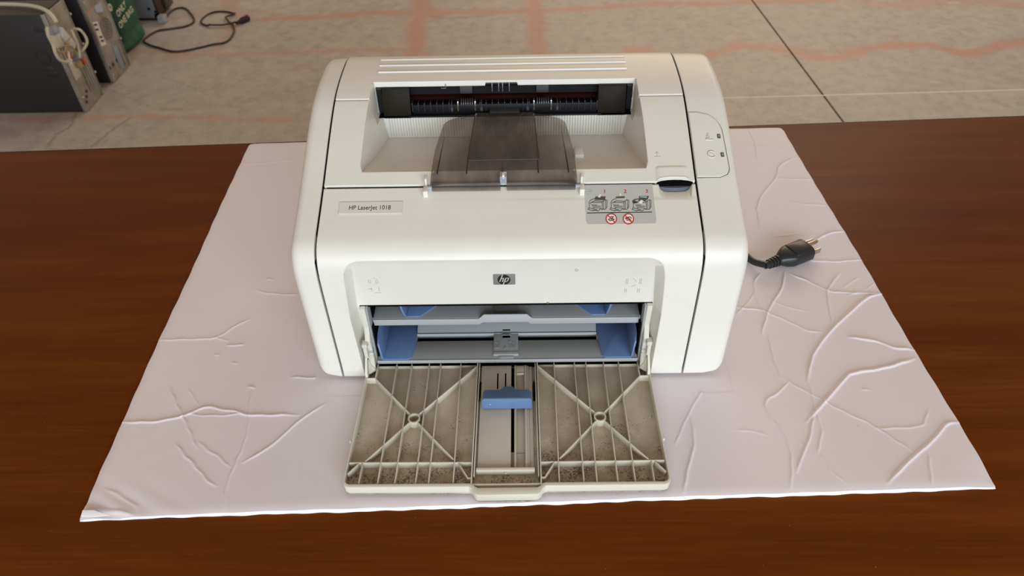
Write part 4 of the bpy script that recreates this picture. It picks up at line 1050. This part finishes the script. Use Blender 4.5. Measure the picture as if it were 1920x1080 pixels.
mb = MB(); mb.loft([ringp(.0290, .0110, .0093, pw=4), ringp(Lb-.003, .0110, .0095, pw=4)]); C(mb, 'plug_grip', M['cord'], bevel=.0004)
def prong(off, w, h, l, name='prong'):
    c = base + ax*(Lb-.001) + sd*off[0] + up*off[1]
    mb = MB(); r0 = [c+sd*a*w+up*b*h for a, b in ((-1,-1),(1,-1),(1,1),(-1,1))]; mb.loft([r0, [p+ax*l for p in r0]]); C(mb, name, M['brass'], bevel=.0003)
prong((.0070, .0002), .0009, .0032, .0160); prong((-.0072, -.0012), .0008, .0030, .0140)
mb = MB(); c = base+ax*(Lb-.001)+up*.0030+sd*.0022; mb.tube([c, c+ax*.015, c+ax*.0180], [.0024,.0024,.0010], 14); C(mb, 'ground_prong', M['brass'])

# ------------------------------------------------------------------ background: computer cases, bag, cable
def case(name, x1, y0, y1, z1, length, label, detail):
    root = empty(name, (x1, (y0+y1)/2, FZ)); tag(root, label, 'computer case', 'computer cases on the concrete floor')
    O = Vector((x1, (y0+y1)/2, FZ))
    def D(mb, nm, mat, **kw):
        mb.v = [tuple(Vector(p)-O) for p in mb.v]; return mb.build(nm, mat, root, **kw)
    x0 = x1-length; t = .003
    D(MB().box((x0, y0+t, FZ+.004), (x1-.004, y1-t, z1-.004)), 'chassis', M['case_top'], bevel=.002)
    D(MB().box((x0, y0, FZ+.002), (x1-.012, y0+t, z1-.002)), 'side_panel', M['case_black'], bevel=.001)
    D(MB().box((x0, y1-t, FZ+.002), (x1-.012, y1, z1-.002)), 'side_panel', M['case_black'], bevel=.001)
    D(MB().box((x0, y0+t, z1-.004), (x1-.012, y1-t, z1)), 'top_panel', M['case_top'], bevel=.001)
    mb = MB(); mb.box((x1-.004, y0+.001, FZ+.002), (x1, y1-.001, z1)); D(mb, 'rear_panel', M['galv'], bevel=.0008)
    mb = MB(); mb.box((x1-.012, y0-.001, FZ+.002), (x1+.002, y0+.003, z1)); mb.box((x1-.012, y1-.003, FZ+.002), (x1+.002, y1+.001, z1)); D(mb, 'rear_flange', M['galv'], bevel=.0006)
    detail(D, x1, y0, y1, z1); return root
def screw(D, x, y, z): D(MB().cyl((x, y, z), (1,0,0), .0045, .004, 12), 'screw', M['chrome'])
def dA(D, x1, y0, y1, z1):
    w = y1-y0
    # dents of the black side panel
    for a, b, r in ((72,56,.018),(97,139,.022)):
        p = at(a, b, 1, y0-.001); D(MB().ball((p.x, y0-.0005, p.z), r, 18, sc=(1.0,.10,.55)), 'pressed_dimple', M['case_black'])
    p = at(80, 108, 1, y0); D(MB().ring((p.x, y0+.0005, p.z), (0,-1,0), .026, .020, .002), 'pressed_dimple', M['case_black'])
    p = at(90, 130, 1, y0); D(MB().ball((p.x, y0+.0005, p.z), .022, 18, sc=(1.0,.14,.6)), 'pressed_dimple', M['case_black'])
    p = at(135, 193, 1, y0); D(MB().ring((p.x, y0+.0005, p.z), (0,-1,0), .020, .016, .002), 'pressed_dimple', M['case_black'])
    # rear: power supply plate, port shield, slot covers
    D(MB().box((x1, y0+.008, z1-.085), (x1+.003, y1-.008, z1-.008)), 'power_supply_plate', M['galv'], bevel=.001)
    D(MB().box((x1, y0+.010, z1-.235), (x1+.002, y0+.058, z1-.095)), 'port_shield', M['chrome'], bevel=.0006)
    for k in range(4):
        y = y0+.070+k*.0145
        D(MB().box((x1, y, FZ+.045), (x1+.003, y+.0105, FZ+.160)), 'slot_cover', M['galv_blue'] if k == 2 else M['galv'], bevel=.0008)
    for k in range(3): screw(D, x1+.002, y1+.002, z1-.05-.105*k)
    screw(D, x1+.001, y0+.006, FZ+.055)
    D(MB().box((x1+.0005, y0+.012, FZ+.150), (x1+.0015, y0+.034, FZ+.190)), 'sticker', M['sticker'])
    D(MB().box((x1+.0015, y0+.018, FZ+.163), (x1+.0018, y0+.028, FZ+.180)), 'sticker_print', M['vga'])
    for (y, z, m_) in ((y0+.020, z1-.110, 'vga'), (y0+.045, z1-.115, 'goldconn'), (y0+.030, z1-.150, 'redconn'), (y0+.050, z1-.170, 'vga'), (y0+.065, z1-.200, 'goldconn'), (y0+.085, z1-.150, 'goldconn'), (y0+.095, z1-.200, 'redconn')):
        D(MB().box((x1, y-.008, z-.010), (x1+.012, y+.008, z+.010)), 'port_connector', M[m_], bevel=.001)
    for z in (FZ+.030, FZ+.044, FZ+.058): D(MB().cyl((x1, y0+.020+(z-FZ-.03)*.9, z), (1,0,0), .006, .0015, 10), 'stain_plug', M['dark_brown'])
    # D-sub plug and adapter
    mb = MB(); mb.prism([(x1+.004, y0-.002, z1-.070), (x1+.004, y0+.016, z1-.045), (x1+.004, y0+.055, z1-.120), (x1+.004, y0+.020, z1-.135)], (.030, 0, 0)); D(mb, 'video_plug', M['dvi'], bevel=.004)
    mb = MB(); mb.box((x1-.004, y0-.018, z1-.105), (x1+.026, y0+.006, z1-.060)); D(mb, 'pale_plug', M['cable'], bevel=.004)
    mb = MB(); mb.box((x1-.006, y0-.022, z1-.060), (x1+.024, y0+.006, z1-.036)); D(mb, 'clear_plug', M['clear'], bevel=.004)
case('computer_case', -1.52, 1.897, 2.030, -.392, .44, 'black computer case at the left edge with tangled cream cables on its metal back', dA)
def dB(D, x1, y0, y1, z1):
    R_ = lambda a, b: at(a, b, 0, x1)
    def q(name, pts, mat, h=.0012, b=0):
        mb = MB(); mb.prism([R_(*p) for p in pts], (h, 0, 0)); D(mb, name, mat, bevel=b)
    D(MB().box((x1, y0+.006, z1-.080), (x1+.002, y1-.006, z1-.006)), 'power_supply_plate', M['galv'], bevel=.001)
    q('orange_sticker', [(161,13),(169,2),(173,12),(166,23)], M['orange']); q('blue_sticker', [(176,12),(188,5),(194,22),(181,24)], M['bluesticker'])
    q('white_sticker', [(173,42),(182,40),(199,83),(190,87)], M['sticker'])
    for a, b in ((178,47),(181,56),(188,70),(191,77)): q('sticker_print', [(a-3,b-2),(a+3,b-3),(a+4,b+1),(a-2,b+2)], M['inkgrey'], .0016)
    c = R_(200, 53); 
    for r in (.040, .031, .022, .013): D(MB().ring((x1, c.y, c.z), (1,0,0), r, r-.004, .003), 'fan_grille_ring', M['galv'])
    D(MB().cyl((x1, c.y, c.z), (1,0,0), .041, .0008, 28), 'fan_opening', new_mat('fan_shadow', (.14,.13,.11), .6))
    q('slot_cover', [(209,86),(218,84),(234,127),(226,129)], M['galv_blue'], .003, .0006); q('slot_cover', [(219,84),(224,83),(238,118),(235,124)], M['galv'], .003, .0006)
    for a, b in ((219,113),(212,121),(206,128)): p = R_(a, b); D(MB().cyl((x1, p.y, p.z), (1,0,0), .008, .0012, 10), 'rust_spot', M['dark_brown'])
    for z in (FZ+.03, FZ+.30): screw(D, x1+.001, y0+.004, z)
    screw(D, x1+.001, y1, FZ+.11)
case('computer_case', -1.515, 2.122, 2.272, -.392, .44, 'grey-backed computer case with orange sticker, between the black case and green bag', dB)

# thin crossing cables on the back of the first case and its lead over the top
cc = empty('cable_bundle', (-1.5, 1.95, FZ+.2)); tag(cc, 'tangled cream cables draped over the back of the leftmost computer case', 'cable')
CO = Vector((-1.5, 1.95, FZ+.2))
def K(pts, r, name='cable', mat='cable'):
    mb = MB(); mb.tube(spline(pts, 8), r, 8); mb.v = [tuple(Vector(p)-CO) for p in mb.v]; mb.build(name, M[mat], cc)
def rx(a, b, x): return tuple(at(a, b, 0, x))
K([tuple(at(-30,8,2,-.382)), tuple(at(20,8,2,-.382)), tuple(at(60,11,2,-.380)), tuple(at(85,19,2,-.384)), rx(98,30,-1.50), rx(106,42,-1.49)], .0060)
K([rx(88,52,-1.50), rx(90,66,-1.49), rx(99,84,-1.49), rx(104,100,-1.485), rx(112,112,-1.485), rx(124,116,-1.487), rx(134,113,-1.49)], .0048)
K([rx(138,54,-1.50), rx(150,56,-1.48), rx(160,68,-1.475), rx(163,80,-1.475), rx(157,92,-1.485), rx(148,100,-1.50)], .0045)
K([rx(132,66,-1.49), rx(126,80,-1.485), rx(128,92,-1.485), rx(118,98,-1.485), rx(106,96,-1.485)], .0035, mat='goldconn')
K([rx(134,56,-1.49), rx(140,70,-1.485), rx(146,84,-1.485), rx(150,108,-1.485)], .0035)
K([rx(110,90,-1.49), rx(122,86,-1.48), rx(134,88,-1.48), rx(142,98,-1.485)], .0030, mat='goldconn')
K([rx(128,96,-1.49), rx(130,108,-1.485), rx(134,120,-1.487)], .0035, mat='sticker')

# green bag leaning behind the second case
bg = empty('shopping_bag', (-1.56, 2.42, FZ)); tag(bg, 'dark green reusable bag with pale lettering behind the second computer case', 'bag')
BO = Vector((-1.56, 2.42, FZ))
mb = MB(); rings = []
for k in range(15):
    t = k/14; z = FZ + .001 + .30*t; fl_ = 1 - .10*t
    r_ = []
    c0 = (-1.565, 2.375 + .0*t); c1 = (-1.555, 2.555)
    for a, b in ((0,0),(.5,.03),(1,0)):
        pass
    P = [(-1.560-.008*math.sin(k*.9), 2.350-.01*t), (-1.555+.010*math.sin(k*1.3+1), 2.42), (-1.548+.010*math.sin(k*1.1), 2.49), (-1.552+.006*math.sin(k*1.7), 2.555), (-1.60, 2.585), (-1.72, 2.590), (-1.88, 2.58), (-1.93, 2.50), (-1.90, 2.40), (-1.72, 2.345+.01*math.sin(k)), (-1.63, 2.340)]
    rings.append([(x, y, z) for x, y in P])
mb.loft(rings); mb.v = [tuple(Vector(p)-BO) for p in mb.v]; bo = mb.build('bag_body', M['green'], bg, smooth=70)
ss = bo.modifiers.new('s', 'SUBSURF'); ss.levels = 2; ss.render_levels = 2; bake(bo); shade(bo.data, 80)
M['bagprint'] = new_mat('bag_print', (.50,.52,.40), .6)
def bagtext(body, px, py, ang_, size):
    o3 = at(px, py, 0, -1.536)
    u = (at(px+10*math.cos(ang_), py-10*math.sin(ang_), 0, -1.536)-o3).normalized(); v = Vector((1,0,0)).cross(u)*-1
    if v.z < 0: v = -v
    def f(a, b, h): return o3 + u*a + v*b + Vector((h, 0, 0)) - BO
    text_part('lettering', body, f, size, M['bagprint'], bg, h=.002, bold=.02)
bagtext('ONLY', 227, 18, .95, .034); bagtext('ONE BAG', 236, 33, .95, .034)
p = at(205, 14, 0, -1.545); mb = MB(); mb.ring(p, (1,0,0), .014, .006, .004); mb.v = [tuple(Vector(q)-BO) for q in mb.v]; mb.build('eyelet', M['bagprint'], bg)

# bluish steel case with dark front further back
root = empty('computer_case', (-1.56, 2.80, FZ)); tag(root, 'bluish grey steel computer case beyond the green bag, cut by the top edge', 'computer case', 'computer cases on the concrete floor')
O = Vector((-1.56, 2.80, FZ))
def D2(mb, nm, mat, **kw): mb.v = [tuple(Vector(p)-O) for p in mb.v]; return mb.build(nm, mat, root, **kw)
D2(MB().box((-1.98, 2.715, FZ+.012), (-1.565, 2.722, FZ+.42)), 'side_panel', M['galv_blue'], bevel=.001)
D2(MB().box((-1.98, 2.7225, FZ+.010), (-1.556, 2.87, FZ+.42)), 'chassis', M['dark_brown'], bevel=.002)
D2(MB().box((-1.98, 2.716, FZ), (-1.57, 2.87, FZ+.0095)), 'base_rail', M['dark_brown'])
for a, b, r in ((279,17,.006),(291,22,.005),(297,31,.016)):
    p = at(a, b, 1, 2.714); D2(MB().cyl((p.x, 2.715, p.z), (0,-1,0), r, .002, 16), 'panel_hole', M['void'])
p = at(309, 41, 2, FZ); D2(MB().box((p.x-.016, p.y-.03, FZ), (p.x+.016, p.y+.01, FZ+.035)), 'clear_foot', M['clear'], bevel=.006)
D2(MB().cyl((-1.5555, 2.80, FZ+.17), (1,0,0), .022, .02, 16), 'knob', M['galv_blue'], bevel=.003)
D2(MB().box((-1.556, 2.79, FZ+.02), (-1.545, 2.868, FZ+.42)), 'front_bezel', M['case_top'], bevel=.003)

# long black lead on the floor
fcb = empty('floor_cable', (-1.3, 2.6, FZ)); tag(fcb, 'thin black lead looped on the concrete floor with a plug at its end', 'cable')
FO = Vector((-1.3, 2.6, FZ))
pix = [(312,34),(318,24),(330,16),(345,15),(355,22),(364,36),(360,44),(345,50),(320,54),(298,57),(282,65),(270,76),(280,84),(300,90),(322,96),(345,95),(375,89),(400,83),(420,80),(432,72),(439,58),(436,46),(428,40),(424,34),(436,30),(440,26),(425,22),(405,22),(388,28),(377,39),(382,46),(400,49),(425,48),(444,43)]
pts = [tuple(at(a, b, 2, FZ+.0045)) for a, b in pix]
sp_ = spline(pts, 6)
for i, p in enumerate(sp_):
    if 22*6 < i < 25*6 or i > 30.5*6: p.z += .005
mb = MB(); mb.tube(sp_, .0040, 8); mb.v = [tuple(Vector(p)-FO) for p in mb.v]; mb.build('cable', M['cablebrown'], fcb)
a, b = at(443, 43.5, 2, FZ+.012), at(466, 33, 2, FZ+.012); d = (b-a)
mb = MB(); mb.tube([a, a+d*.25, a+d*.45, a+d*.95, b], [.006,.008,.013,.014,.010], 12); mb.v = [tuple(Vector(p)-FO) for p in mb.v]; mb.build('plug_body', M['cord'], fcb)
